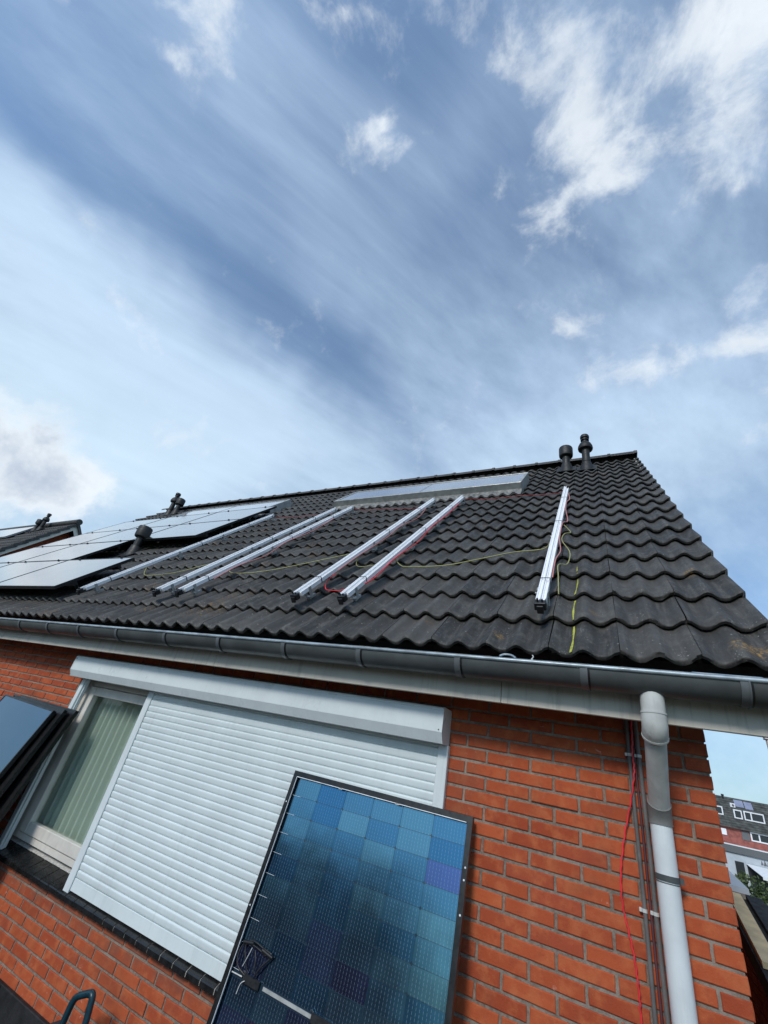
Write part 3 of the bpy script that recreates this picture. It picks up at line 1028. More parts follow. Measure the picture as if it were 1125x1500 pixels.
# barge boards under the verges
for xb, nm in ((XR - 0.045, 'r'), (XL + 0.02, 'l')):
    mb = MB()
    a = rp(0, 0.1, -0.24); b = rp(0, S_R + 0.12, -0.24); c = rp(0, S_R + 0.02, -0.115); e = rp(0, 0.1, -0.115)
    pr_ = [(p[1], p[2]) for p in (a, b, c, e)]
    pr_[1] = (RY - 0.001, pr_[1][1]); pr_[2] = (RY - 0.001, pr_[2][1])
    mb.prism_x(pr_, xb, xb + 0.022)
    mb.prism_x([(D_Y - y, z) for y, z in pr_], xb, xb + 0.022)
    part('barge_board', mb, MT['fascia'], house)

# ------------------------------------------------------------------ eaves: fascia, gutter
mb = MB()
xs = [XL + 0.05, -7.9, -4.86, -1.92, 0.12, XR + 0.02]
for a, b in zip(xs[:-1], xs[1:]):
    mb.bbox(a + 0.0012, b - 0.0012, -0.268, -0.246, 0.110, 0.335, 0.002)
part('fascia_board', mb, MT['fascia'], house)

GC, GZc, GR = -0.35, 0.277, 0.0745
mb = MB()
seg = 14
outer = [(GC + GR * math.cos(math.pi + math.pi * i / seg), GZc + GR * 1.05 * math.sin(math.pi + math.pi * i / seg)) for i in range(seg + 1)]
inner = [(GC + (GR - .003) * math.cos(math.pi + math.pi * i / seg), GZc + (GR * 1.05 - .003) * math.sin(math.pi + math.pi * i / seg)) for i in range(seg + 1)]
prof = outer + [(GC + GR, GZc + 0.03), (GC + GR - .003, GZc + 0.03)] + inner[::-1]
mb.prism_x(prof, XL - 0.02, XR + 0.10, caps=False, smooth=True)
for xe in (XL - 0.02, XR + 0.10):
    vs = [(xe, y, z) for y, z in outer]
    mb.add(vs, [tuple(range(len(vs)))])
gutter = part('gutter', mb, MT['zinc'], house, smooth=40)
mb = MB()
rim = [(GC - GR - 0.001 + 0.0095 * math.cos(2 * math.pi * i / 10), GZc + 0.006 + 0.0095 * math.sin(2 * math.pi * i / 10)) for i in range(10)]
mb.prism_x(rim, XL - 0.02, XR + 0.10, smooth=True)
part('gutter_bead', mb, MT['zinc_rim'], gutter, smooth=40)
seg = 12
g0 = gutter
bx = [1.079, 0.512, -0.073, -0.66, -1.215, -1.796, -2.373, -2.983, -3.547, -4.071, -4.601]
while bx[-1] > XL + 0.6: bx.append(bx[-1] - 0.57)
bme = None
for i, x in enumerate(bx):
    if bme is None:
        m_ = MB()
        for (ra, x0, x1) in ((GR + 0.0045, -0.015, 0.015), (GR + 0.0075, 0.0105, 0.0155)):
            ps = [(ra * math.cos(math.pi * 0.99 + math.pi * 1.01 * j / seg), ra * 1.04 * math.sin(math.pi * 0.99 + math.pi * 1.01 * j / seg)) for j in range(seg + 1)]
            pi_ = [((ra - .004) * math.cos(math.pi * 0.99 + math.pi * 1.01 * j / seg), (ra - .004) * 1.04 * math.sin(math.pi * 0.99 + math.pi * 1.01 * j / seg)) for j in range(seg + 1)]
            m_.prism_x(ps + pi_[::-1], x0, x1, smooth=True)
        bme = m_.mesh('gutter_bracket'); autosmooth(bme, 40); bme.materials.append(MT['bracket'])
    o = bpy.data.objects.new('gutter_bracket', bme); COL.objects.link(o); o.parent = gutter
    o.location = Vector((x, GC, GZc)) - wloc(gutter)
    if i == 0:
        m_ = MB()
        ra = GR + 0.0032
        ps = [(ra * math.cos(math.pi + math.pi * j / seg), ra * 1.045 * math.sin(math.pi + math.pi * j / seg)) for j in range(seg + 1)]
        pi_ = [(y * 0.95, z_ * 0.95) for y, z_ in ps]
        m_.prism_x(ps + pi_[::-1], 0.0175, 0.0245, smooth=True)
        seam = m_.mesh('gutter_seam'); autosmooth(seam, 40); seam.materials.append(MT['black'])
    o2 = bpy.data.objects.new('gutter_seam', seam); COL.objects.link(o2); o2.parent = gutter; o2.location = o.location

# ------------------------------------------------------------------ downpipe
mb = MB()
PX_ = 0.760
mb.tube([(PX_ + .008, -0.345, 0.235), (PX_ + .006, -0.345, 0.125)], 0.0455, 20)
pipe = part('downpipe', mb, MT['pvc'], house, smooth=40)
a0 = Vector((PX_ + .006, -0.345, 0.135)); a1 = Vector((PX_ + .005, -0.344, 0.100)); a2 = Vector((PX_ + .004, -0.312, 0.060))
dsl = (Vector((PX_, -0.062, -0.215)) - a2)
mb = MB()
pts = [a0, a0.lerp(a1, .5), a1]
for i in range(1, 5):
    u = i / 5
    pts.append(a1.lerp(Vector((PX_ + .005, -0.338, 0.075)), u).lerp(Vector((PX_ + .005, -0.338, 0.075)).lerp(a2, u), u))
pts.append(a2); pts.append(a2 + dsl * 0.03)
mb.tube(pts, [0.0475] * len(pts), 22)
part('pipe_elbow', mb, MT['pvc'], pipe, smooth=40)
mb = MB(); mb.tube([a0 + Vector((0, 0, .001)), a0 + Vector((0, 0, -.006))], 0.0495, 22)
part('pipe_collar', mb, MT['pvc'], pipe, smooth=40)
mb = MB(); mb.tube([a2 + dsl * 0.022, a2 + dsl * 0.042], 0.0490, 22)
part('pipe_collar', mb, MT['pvc'], pipe, smooth=40)
mb = MB(); mb.tube([a2 + dsl * 0.05, a2 + dsl * 0.99], 0.0400, 22)
part('slanting_pipe', mb, MT['pvc'], pipe, smooth=40)
mb = MB()
e = Vector((PX_, -0.060, -0.215))
mb.tube([a2 + dsl * 0.86, a2 + dsl * 0.97, e + Vector((0, 0.002, -0.030)), e + Vector((0, .002, -0.040))], 0.0445, 22)
part('pipe_socket', mb, MT['pvc_dark'], pipe, smooth=40)
mb = MB(); mb.tube([e + Vector((0, .002, -0.036)), (PX_, -0.058, GZ + 0.05)], 0.0405, 24)
part('lower_pipe', mb, MT['pvc_light'], pipe, smooth=40, label='paler straight lower length of the downpipe')
for z in (-0.43, -1.9):
    mb = MB(); mb.tube([(PX_, -0.058, z - 0.010), (PX_, -0.058, z + 0.010)], 0.0432, 24)
    mb.tube([(PX_, -0.058, z - 0.016), (PX_, -0.058, z - 0.0135)], 0.0425, 24)
    mb.box(PX_ + 0.038, PX_ + 0.056, -0.066, -0.050, z - 0.010, z + 0.010)
    mb.box(PX_ - 0.008, PX_ + 0.008, -0.018, 0.006, z - 0.012, z + 0.012)
    part('pipe_clip', mb, MT['zinc'] if z > -1 else MT['pvc'], pipe, smooth=40)

# conduits on the wall with their clips
for (x0, x1, r_, mt, nm) in ((0.668, 0.671, 0.0085, 'conduit', 'conduit'), (0.706, 0.713, 0.0095, 'conduit', 'conduit'), (0.688, 0.694, 0.0055, 'conduit_red', 'conduit')):
    mb = MB()
    pts = [(x0 + (x1 - x0) * i / 8 + 0.0012 * math.sin(i * 2.1 + x0 * 50), -0.0135 - 0.001 * math.cos(i * 1.3), 0.30 - i * 0.295) for i in range(9)]
    mb.tube(pts, r_, 10)
    c_ = part(nm, mb, MT[mt], house, smooth=50)
    if r_ > 0.006:
        for z in (-0.005, -0.56, -1.15, -1.75):
            m2 = MB()
            xx = x0 + (x1 - x0) * (0.3 - z) / 2.36
            m2.tube([(xx, -0.0135, z - 0.006), (xx, -0.0135, z + 0.006)], r_ + 0.0018, 10)
            m2.bbox(xx - r_ - 0.011, xx - r_ - 0.001, -0.020, -0.002, z - 0.007, z + 0.007, 0.002)
            part('conduit_clip', m2, MT['clip'], c_)

# ------------------------------------------------------------------ window, sill, roller shutter
FY = 0.070
win = None
mb = MB()
X0, X1 = OX0 + 0.004, OX1 - 0.004
mb.bbox(X0, X0 + 0.070, FY, FY + 0.07, -1.306, -0.050, 0.003)
mb.bbox(X1 - 0.07, X1, FY, FY + 0.07, -1.306, -0.050, 0.003)
mb.bbox(X0 + 0.07, X1 - 0.07, FY, FY + 0.07, -1.306, -1.262, 0.003)
mb.bbox(X0 + 0.07, X1 - 0.07, FY, FY + 0.07, -0.146, -0.050, 0.003)
mb.bbox(-2.66, -2.59, FY, FY + 0.07, -1.262, -0.146, 0.003)
win = part('window', mb, MT['frame'], house)


def sash(x0, x1, z0, z1):
    m = MB()
    t_, b_ = 0.072, 0.076
    y0, y1 = FY - 0.012, FY + 0.045
    m.bbox(x0, x0 + 0.092, y0, y1, z0, z1, 0.004)
    m.bbox(x1 - 0.092, x1, y0, y1, z0, z1, 0.004)
    m.bbox(x0 + 0.092, x1 - 0.092, y0 + .0005, y1, z0, z0 + b_, 0.004)
    m.bbox(x0 + 0.092, x1 - 0.092, y0 + .0005, y1, z1 - t_, z1, 0.004)
    s_ = part('sash', m, MT['frame'], win)
    m = MB(); m.box(x0 + 0.088, x1 - 0.088, FY + 0.026, FY + 0.032, z0 + b_ - 0.004, z1 - t_ + 0.004)
    part('glass_pane', m, MT['glass'], win)


sash(X0 + 0.074, -2.664, -1.258, -0.150)
sash(-2.586, X1 - 0.074, -1.258, -0.150)
mb = MB()
mb.box(X0 - 0.5, X1 + 0.2, 1.4, 1.42, -1.5, 0.2); mb.box(X0 - 0.5, X0 - 0.48, 0.115, 1.4, -1.5, 0.2); mb.box(X1 + .18, X1 + .2, 0.115, 1.4, -1.5, 0.2)
mb.box(X0 - 0.5, X1 + 0.2, 0.115, 1.4, 0.2, 0.22); mb.box(X0 - 0.5, X1 + 0.2, 0.115, 1.4, -1.52, -1.5)
part('room_lining', mb, MT['interior'], house)
# pleated curtain (hangs on its own rail behind the pane)
mb = MB()
n = 150
vs = []
for i in range(n + 1):
    x = -3.775 + 1.10 * i / n
    ph = 2 * math.pi * (x / 0.083) + 0.7 * math.sin(x * 9)
    y = 0.210 + 0.030 * math.sin(ph) + 0.006 * math.sin(ph * 2 + 1)
    vs.append((x, y, -1.30)); vs.append((x + 0.003 * math.sin(ph), y * 0.97 + 0.006, -0.06))
mb.add(vs, [(2 * i, 2 * i + 2, 2 * i + 3, 2 * i + 1) for i in range(n)], True)
cu = link('curtain', mb.mesh('curtain'), MT['curtain'])
tag(cu, 'grey green pleated curtain hanging behind the window pane', 'curtain')

# sill of dark glazed tiles
mb = MB()
sp_ = [(-0.037, -1.4165), (-0.037, -1.3955), (-0.031, -1.3905), (0.11, -1.322), (0.11, -1.4165)]
mb.prism_x(sp_, OX0 + 0.001, OX1 - 0.001)
sill = part('window_sill', mb, MT['joint'], house)
tme = MB()
w_ = 0.0990
tp = [(-0.0445, -1.4175), (-0.0445, -1.3940), (-0.041, -1.3875), (-0.0345, -1.3840), (0.068, -1.3345), (0.068, -1.3450), (-0.030, -1.4175)]
tme.prism_x([(y, z) for y, z in tp], 0, w_)
tm = tme.mesh('sill_tile'); tm.materials.append(MT['sill'])
x = -1.311 + 0.1083 * 10 + 0.004
while x > OX0:
    if x + w_ < OX1 + 0.01:
        o = bpy.data.objects.new('sill_tile', tm); COL.objects.link(o); o.parent = sill
        o.location = Vector((max(x, OX0), rg.uniform(-.001, .001), rg.uniform(-.0008, .0008))) - wloc(sill)
    x -= 0.1083

# roller shutter
mb = MB()
bp = [(0.004, 0.070), (-0.132, 0.070), (-0.139, 0.063), (-0.139, -0.055), (-0.111, -0.107), (0.004, -0.107)]
mb.prism_x(bp, -3.848, -0.214)
mb.prism_x([(-0.1375, 0.0590), (-0.1425, 0.0575), (-0.1425, 0.0535), (-0.1375, 0.052)], -3.848, -0.214)
sh = part('shutter_box', mb, MT['alu_white'], house, label='long white casing over the roller shutter')
for xx in (-3.846, -0.2125):
    mb = MB(); mb.prism_x([(0.003, 0.0715), (-0.1335, 0.0715), (-0.1415, 0.064), (-0.1415, -0.056), (-0.112, -0.1085), (0.003, -0.1085)], xx - 0.0045, xx + 0.0005)
    part('box_end', mb, MT['alu_white'], sh)
mb = MB(); mb.tube([(-0.232, -0.1395, -0.044), (-0.232, -0.1415, -0.044)], 0.0035, 8)
part('box_screw', mb, MT['black'], sh)
mb = MB(); mb.tube([(-3.83, -0.1395, 0.046), (-3.83, -0.1415, 0.046)], 0.0035, 8)
part('box_screw', mb, MT['black'], sh)
for (a, b) in ((-3.772, -3.722), (-2.792, -2.729), (-0.262, -0.2035)):
    mb = MB()
    mb.bbox(a, b, -0.031, 0.012, -1.383, -0.1075, 0.0025)
    if b < -3: mb.bbox(b + .001, b + 0.012, -0.016, 0.012, -1.383, -0.108, 0.002)
    gd = part('shutter_guide', mb, MT['alu_white'], house)
curt = MB()
pitch = 0.0420
pf = [(0.0040, -0.0006), (-0.0014, 0.0010), (-0.0042, 0.0050), (-0.0056, 0.0120), (-0.0070, 0.0220), (-0.0082, 0.0310), (-0.0072, 0.0366), (-0.0014, 0.0406), (0.0040, 0.0414)]
sm_ = MB(); sm_.prism_x(pf, -2.727, -0.264, caps=False, smooth=True, closed=False)
sme = sm_.mesh('shutter_slat'); autosmooth(sme, 60); sme.materials.append(MT['slat'])
z = -1.300
shroot = None
mb = MB(); mb.bbox(-2.727, -0.264, -0.0235, -0.006, -1.368, -1.3015, 0.002)
sroot = part('shutter_curtain', mb, MT['slat'], house, label='lowered white slatted shutter curtain')
while z < -0.10:
    o = bpy.data.objects.new('shutter_slat', sme); COL.objects.link(o); o.parent = sroot
    o.location = Vector((0, -0.016 + rg.uniform(-.0004, .0004), z)) - wloc(sroot)
    z += pitch

# ------------------------------------------------------------------ things on the roof
ROOFROT = (PITCH, 0, 0)


def roof_lathe_vent(name, label, x, s, kind, group, zoff=0.0, yoff=None, base=None):
    b = Vector(rp(x, s, -0.03)) if base is None else Vector(base)
    t = thing(name, label, 'roof vent', b, (0, 0, 0), group)
    m = MB()
    # flashing plate in the plane of the slope
    vs = []
    for (u, v, h) in ((-.15, -.19, .005), (.15, -.19, .005), (.15, .19, .01), (-.15, .19, .01)):
        vs.append((u, v * CP - h * SP, v * SP + h * CP + 0.02))
    rr_, n = 0.075, 14
    ring = [(rr_ * math.cos(2 * math.pi * i / n), rr_ * math.sin(2 * math.pi * i / n), 0.12) for i in range(n)]
    lo = [(0.105 * math.cos(2 * math.pi * i / n), 0.105 * math.sin(2 * math.pi * i / n), 0.105 * math.sin(2 * math.pi * i / n) * SP / CP + 0.02) for i in range(n)]
    m.add(vs, [(0, 1, 2, 3)])
    m.add(ring + lo, [(i, n + i, n + (i + 1) % n, (i + 1) % n) for i in range(n)], True)
    lpart('flashing', m, MT['vent'], t)
    if kind == 'hat':
        m = MB(); m.lathe([(0.060, -0.12), (0.060, 0.36)], seg=20); lpart('pipe', m, MT['vent'], t, 40)
        m = MB(); m.lathe([(0.0, 0.285), (0.098, 0.285), (0.108, 0.295), (0.113, 0.33), (0.112, 0.46), (0.106, 0.475), (0.085, 0.487), (0.0, 0.492)], seg=24)
        lpart('cap', m, MT['vent'], t, 30)
    else:
        m = MB(); m.lathe([(0.061, -0.12), (0.061, 0.13), (0.068, 0.135), (0.068, 0.165), (0.061, 0.17), (0.061, 0.44)], seg=20); lpart('pipe', m, MT['vent'], t, 40)
        m = MB(); m.lathe([(0.06, 0.40), (0.110, 0.405), (0.117, 0.43), (0.112, 0.47), (0.092, 0.52), (0.062, 0.555), (0.045, 0.565)], seg=24)
        lpart('cowl', m, MT['vent'], t, 30)
        m = MB(); m.lathe([(0.045, 0.56), (0.045, 0.60), (0.066, 0.605), (0.066, 0.625), (0.045, 0.63), (0.045, 0.65), (0.070, 0.655), (0.072, 0.69), (0.062, 0.715), (0.0, 0.722)], seg=20)
        lpart('cap', m, MT['vent'], t, 30)
    return t


GV = 'black vent pipes on the roofs'
roof_lathe_vent('roof_vent', 'black vent with flat drum cap near the ridge, right end of the roof', 0.205, 5.70, 'hat', GV)
roof_lathe_vent('flue_pipe', 'black flue with domed cowl and small top cap, right end of the ridge', 0.515, 5.60, 'flue', GV)
roof_lathe_vent('roof_vent', 'black drum capped vent standing in the notch of the roof panel array', -6.14, 2.06, 'hat', GV)
roof_lathe_vent('flue_pipe', 'black flue with domed cowl at the left end of the tiled ridge', -10.14, 5.72, 'flue', GV)
roof_lathe_vent('roof_vent', 'black drum capped vent beside the flue at the left end of the ridge', -9.86, 5.72, 'hat', GV)

# framed collectors let into the tiles under the ridge
for (a, b, s0, s1), lab in zip(COLLECTORS, ('long grey framed glass collector in the roof above the bare mounting rails', 'long grey framed glass collector in the roof above the black panel array')):
    t = thing('roof_collector', lab, 'solar collector', rp(b, s0, 0), ROOFROT, 'glass collectors let into the roof')
    W, H, T = b - a, s1 - s0, 0.115
    m = MB()
    m.bbox(-W, 0, 0, 0.045, -0.06, T, 0.004); m.bbox(-W, 0, H - 0.045, H, -0.06, T, 0.004)
    m.bbox(-0.045, 0, 0.045, H - 0.045, -0.06, T, 0.004); m.bbox(-W, -W + 0.045, 0.045, H - 0.045, -0.06, T, 0.004)
    lpart('frame', m, MT['alu_side'], t)
    for (x0, x1) in ((-W + 0.045, -W / 2 - 0.004), (-W / 2 + 0.004, -0.045)):
        m = MB(); m.box(x0, x1, 0.045, H - 0.045, T - 0.022, T - 0.010); lpart('glass_pane', m, MT['collector_glass'], t)
    m = MB(); m.box(-W / 2 - 0.004, -W / 2 + 0.004, 0.045, H - 0.045, T - 0.03, T - 0.006); lpart('glazing_bar', m, MT['alu_side'], t)
    # lead apron dressed over the tile waves
    m = MB()
    n = int(W / WV * 8)
    vs = []
    for i in range(n + 1):
        x = -0.0 - W * i / n
        u = (XR - (b + x)) / WV
        for (s, h, k_) in ((0.0, 0.02, 0.1), (-0.06, 0.012, 0.7), (-0.17 - 0.006 * math.sin(i * 1.7), 0.010, 1.0)):
            vs.append((x, s, h + wave(u) * k_))
    m.add(vs, [(3 * i + j, 3 * i + j + 1, 3 * i + j + 4, 3 * i + j + 3) for i in range(n) for j in range(2)], True)
    lpart('lead_apron', m, MT['lead'], t)

# black framed solar panels on the left half of the roof
PW, PH, PT = 1.555, 0.945, 0.150
pm_f = MB()
for (x0, x1, y0, y1) in ((-PW, 0, 0, .012), (-PW, 0, PH - .012, PH), (-PW, -PW + .012, .012, PH - .012), (-.012, 0, .012, PH - .012)):
    pm_f.box(x0, x1, y0, y1, PT - 0.036, PT)
me_f = pm_f.mesh('frame'); me_f.materials.append(MT['black_frame'])
m = MB(); m.box(-PW + .012, -.012, .012, PH - .012, PT - 0.010, PT - 0.0025); me_g = m.mesh('glass'); me_g.materials.append(MT['roof_glass'])
m = MB()
for yy in (0.2, PH - 0.22): m.box(-PW - 0.02, -0.02, yy, yy + 0.04, PT - 0.085, PT - 0.0365)
me_r = m.mesh('support_rail'); me_r.materials.append(MT['black'])
m = MB(); m.bbox(-0.02, 0.02, -0.011, 0.011, PT - 0.012, PT + 0.008, 0.002); m.tube([(0, 0, PT + 0.008), (0, 0, PT + 0.016)], 0.008, 8)
me_c = m.mesh('clamp'); me_c.materials.append(MT['black'])
COLX = [-4.80, -6.37, -7.94]
ROWS = [0.32, 1.28, 2.24, 3.19]
rown = ['bottom row', 'second row', 'third row', 'top row']
coln = ['rightmost', 'middle', 'leftmost']
first = None
for ri, s in enumerate(ROWS):
    for ci, x in enumerate(COLX):
        if ri == 1 and ci == 0: continue
        rm_n = coln[ci]
        if ri == 1: rm_n = ['', 'right hand', 'left hand'][ci]
        if ri == 0 and ci == 0: lab = 'rightmost black framed solar panel of the bottom row, just below the drum vent'
        else: lab = '%s black framed solar panel in the %s of the roof array' % (rm_n, rown[ri])
        if first is None:
            t = thing('solar_panel', lab, 'solar panel', rp(x, s), ROOFROT, 'black solar panels mounted on the roof')
            for nm, me in (('frame', me_f), ('glass', me_g), ('support_rail', me_r)): link(nm, me, None, t)
            for xx in (-0.28, -PW + 0.28): link('clamp', me_c, None, t, (xx, PH + 0.0045, 0))
            first = t
        else:
            t = dup(first, rp(x, s), ROOFROT, lab)
for x in (-5.08, -6.07):
    pass

# mounting rails, each a bundle of two aluminium profiles tied together and lying up the slope
def rail_profile(x0, y0, y1, h0, w_=0.036, hh=0.034):
    m = MB()
    x1 = x0 + w_
    cx = (x0 + x1) / 2
    pf = [(x0, h0), (x1, h0), (x1, h0 + hh), (cx + 0.006, h0 + hh), (cx + 0.006, h0 + hh - 0.010), (cx - 0.006, h0 + hh - 0.010), (cx - 0.006, h0 + hh), (x0, h0 + hh)]
    n = len(pf)
    vs = [(x, y0, z) for x, z in pf] + [(x, y1, z) for x, z in pf]
    m.add(vs, [tuple(range(n)), tuple(range(n, 2 * n))[::-1]] + [(i, n + i, n + (i + 1) % n, (i + 1) % n) for i in range(n)])
    return m


def make_rail(label, x, s0, s1, twin=True, hb=0.055):
    t = thing('mounting_rail', label, 'mounting rail', rp(x, s0, hb), ROOFROT, 'aluminium rails lying up the bare tiles')
    L = s1 - s0
    w_ = 0.025 if twin else 0.030
    e = w_ + 0.0015 if twin else 0.0
    lpart('profile', rail_profile(-w_, 0, L, 0.012, w_=w_), MT['alu'], t)
    if twin:
        lpart('profile', rail_profile(0.0015, 0.035, L - 0.05, 0.0, w_=w_, hh=0.032), MT['alu'], t)
    m = MB(); m.bbox(-w_ - 0.006, e + 0.005, -0.040, 0.004, -0.006, 0.040, 0.004); m.bbox(-w_ * 0.7, 0.018, -0.052, -0.038, -0.020, 0.026, 0.003)
    m.tube([(-w_ * 0.5, -0.02, 0.03), (-w_ * 0.5, -0.02, 0.060)], 0.005, 8); m.tube([(0.012, -0.02, 0.03), (0.012, -0.02, 0.052)], 0.005, 8)
    lpart('end_clamp', m, MT['black'], t)
    for s in (0.12, L * 0.38, L * 0.62, L - 0.1):
        m = MB()
        m.bbox(-w_ - 0.005, -w_ - .0002, s, s + 0.03, -0.05, 0.050, 0.001)
        m.bbox(e + 0.0005, e + 0.0050, s, s + 0.03, -0.05, 0.034, 0.001)
        m.bbox(-w_ - 0.005, e + 0.005, s, s + 0.03, -0.0545, -0.050, 0.001)
        m.bbox(-0.014, 0.014, s + 0.005, s + 0.09, -0.075, -0.0545, 0.002)
        m.tube([(-w_ - 0.008, s + 0.015, 0.02), (-w_ - 0.018, s + 0.015, 0.02)], 0.006, 8)
        lpart('roof_hook', m, MT['alu_side'], t)
    for s in (0.30, L * 0.5, L * 0.8):
        m = MB()
        for (a, b, c, f_) in ((-w_ - .002, e + .002, 0.0465, 0.0485), (-w_ - .002, e + .002, -0.004, -0.002)): m.box(a, b, s, s + 0.008, c, f_)
        for (a, b) in ((-w_ - .0025, -w_ - .0005), (e + .0005, e + .0025)): m.box(a, b, s, s + 0.008, -0.004, 0.0485)
        lpart('cable_tie', m, MT['black'], t)
    return t


make_rail('leftmost aluminium mounting rail, next to the black panel array', -4.44, 0.40, 3.62)
make_rail('second aluminium mounting rail from the left, left one of the close pair', -3.15, 0.40, 3.66)
make_rail('third aluminium mounting rail from the left, right one of the close pair', -2.83, 0.40, 3.66)
make_rail('fourth aluminium mounting rail from the left, with a red cable looping to its neighbour', -1.46, 0.36, 3.67)
make_rail('fifth aluminium mounting rail from the left, yellow cable leaving its middle', -1.03, 0.35, 3.66)
make_rail('lone aluminium mounting rail at the right, near the yellow line', 0.30, 0.31, 3.60)


def spline(pts, n=6):
    P = [Vector(p) for p in pts]
    out = []
    for i in range(len(P) - 1):
        p0 = P[max(i - 1, 0)]; p1 = P[i]; p2 = P[i + 1]; p3 = P[min(i + 2, len(P) - 1)]
        for k in range(n):
            u = k / n
            out.append(0.5 * ((2 * p1) + (p2 - p0) * u + (2 * p0 - 5 * p1 + 4 * p2 - p3) * u * u + (3 * p1 - p0 - 3 * p2 + p3) * u ** 3))
    out.append(P[-1])
    return out


def roof_h(x, s):
    """height of the tiling above the crest plane"""
    return wave((XR - x) / WV) - DROP * ((s / GAUGE) % 1.0)


def roof_cable(name, label, cat, pts, r_, mat, lift=0.008, group=None, free=False, n=8):
    P = spline([(x, s, h) for x, s, h in pts], n)
    m = MB()
    Q = []
    for p in P:
        hh = p.z if free else max(p.z, -0.006 + 0.55 * roof_h(p.x, p.y) + lift)
        Q.append(rp(p.x, p.y, hh))
    m.tube(Q, r_, 6)
    o = link(name, m.mesh(name), mat)
    tag(o, label, cat, group)
    return o


GC_ = 'cables lying on the roof'
roof_cable('cable', 'yellow green cable sagging across the tiles between the fifth rail and the lone right rail', 'cable', [(-1.08, 1.30, .05), (-.95, 1.17, 0), (-.84, 1.13, 0), (-.54, 1.14, 0), (-.29, 1.27, 0), (-.03, 1.42, 0), (.2, 1.48, 0), (.26, 1.5, .05)], 0.0045, MT['yellow'], group=GC_)
roof_cable('cable', 'yellow green cable running left from the fourth rail to the close pair', 'cable', [(-3.0, 1.16, .05), (-2.9, 1.06, 0), (-2.64, 1.03, 0), (-2.35, 1.11, 0), (-2.11, 1.25, 0), (-1.88, 1.40, 0), (-1.6, 1.50, .02), (-1.48, 1.5, .05)], 0.0045, MT['yellow'], group=GC_)
roof_cable('cable', 'yellow green cable between the leftmost rail and the close pair', 'cable', [(-4.42, 1.15, .05), (-4.3, 1.02, 0), (-4.1, 1.0, 0), (-3.8, 1.08, 0), (-3.6, 1.28, 0), (-3.4, 1.5, 0), (-3.2, 1.66, .05)], 0.0045, MT['yellow'], group=GC_)
roof_cable('cable', 'short yellow green cable loop between the fourth and fifth rails', 'cable', [(-1.44, 1.28, .05), (-1.40, 1.18, 0), (-1.28, 1.16, 0), (-1.16, 1.24, 0), (-1.06, 1.36, .05)], 0.004, MT['yellow'], group=GC_)
roof_cable('cable', 'yellow cable loops tied along the right side of the lone rail', 'cable', [(.345, 1.95, .06), (.40, 1.82, .03), (.36, 1.68, .06), (.35, 1.5, .06), (.41, 1.32, .02), (.40, 1.10, .01), (.352, .98, .05), (.36, .8, .04), (.37, .6, .0)], 0.004, MT['yellow'], group=GC_)
roof_cable('cable', 'red cable lying across the tiles from the lone rail top to the fifth rail top', 'cable', [(.27, 3.62, .06), (.18, 3.68, 0), (-.04, 3.70, 0), (-.3, 3.74, 0), (-.5, 3.72, 0), (-.8, 3.74, 0), (-1.0, 3.64, .05)], 0.0042, MT['roof_red'], group=GC_)
roof_cable('cable', 'red cable lying across the tiles between the fourth rail top and the close pair', 'cable', [(-1.5, 3.6, .05), (-1.69, 3.53, 0), (-2.0, 3.58, 0), (-2.24, 3.66, 0), (-2.6, 3.68, 0), (-2.80, 3.62, .05)], 0.0042, MT['roof_red'], group=GC_)
roof_cable('cable', 'red cable lying across the tiles between the close pair and the leftmost rail top', 'cable', [(-3.18, 3.6, .05), (-3.3, 3.66, 0), (-3.7, 3.66, 0), (-4.15, 3.7, 0), (-4.40, 3.6, .05)], 0.0042, MT['roof_red'], group=GC_)
roof_cable('cable', 'red cable looping on the tiles between the lower ends of the fourth and fifth rails', 'cable', [(-1.42, .86, .05), (-1.44, .74, .03), (-1.40, .65, 0), (-1.32, .62, 0), (-1.22, .63, 0), (-1.12, .70, .02), (-1.07, .78, .05)], 0.0042, MT['red'], group=GC_)
roof_cable('cable', 'faded red cable tied along the right side of the lone rail', 'cable', [(.332, 3.3, .07), (.350, 3.05, .05), (.334, 2.8, .08), (.336, 2.5, .07), (.362, 2.2, .03), (.334, 1.95, .08), (.334, 1.5, .08), (.352, 1.25, .06), (.335, 1.0, .08), (.334, .7, .07)], 0.0045, MT['pink'], group=GC_, free=True)
roof_cable('cable', 'faded red cable tied along the right side of the fifth rail', 'cable', [(-.998, 3.3, .06), (-.995, 2.8, .05), (-.998, 2.2, .06), (-.985, 1.7, .04), (-.998, 1.2, .06), (-.99, .8, .05), (-.998, .62, .06)], 0.0040, MT['red'], group=GC_, free=True)
roof_cable('cable', 'faded red cable tied along the right side of the fourth rail', 'cable', [(-1.428, 3.2, .06), (-1.40, 2.8, .03), (-1.425, 2.3, .06), (-1.415, 1.9, .05), (-1.428, 1.3, .06), (-1.425, .9, .06)], 0.0042, MT['pink'], group=GC_, free=True)
roof_cable('cable', 'faded red cable along the right one of the close rail pair', 'cable', [(-2.798, 3.0, .06), (-2.79, 2.4, .04), (-2.798, 1.9, .06), (-2.78, 1.5, .03), (-2.798, 1.1, .06), (-2.79, .75, .05)], 0.005, MT['pink'], group=GC_, free=True)

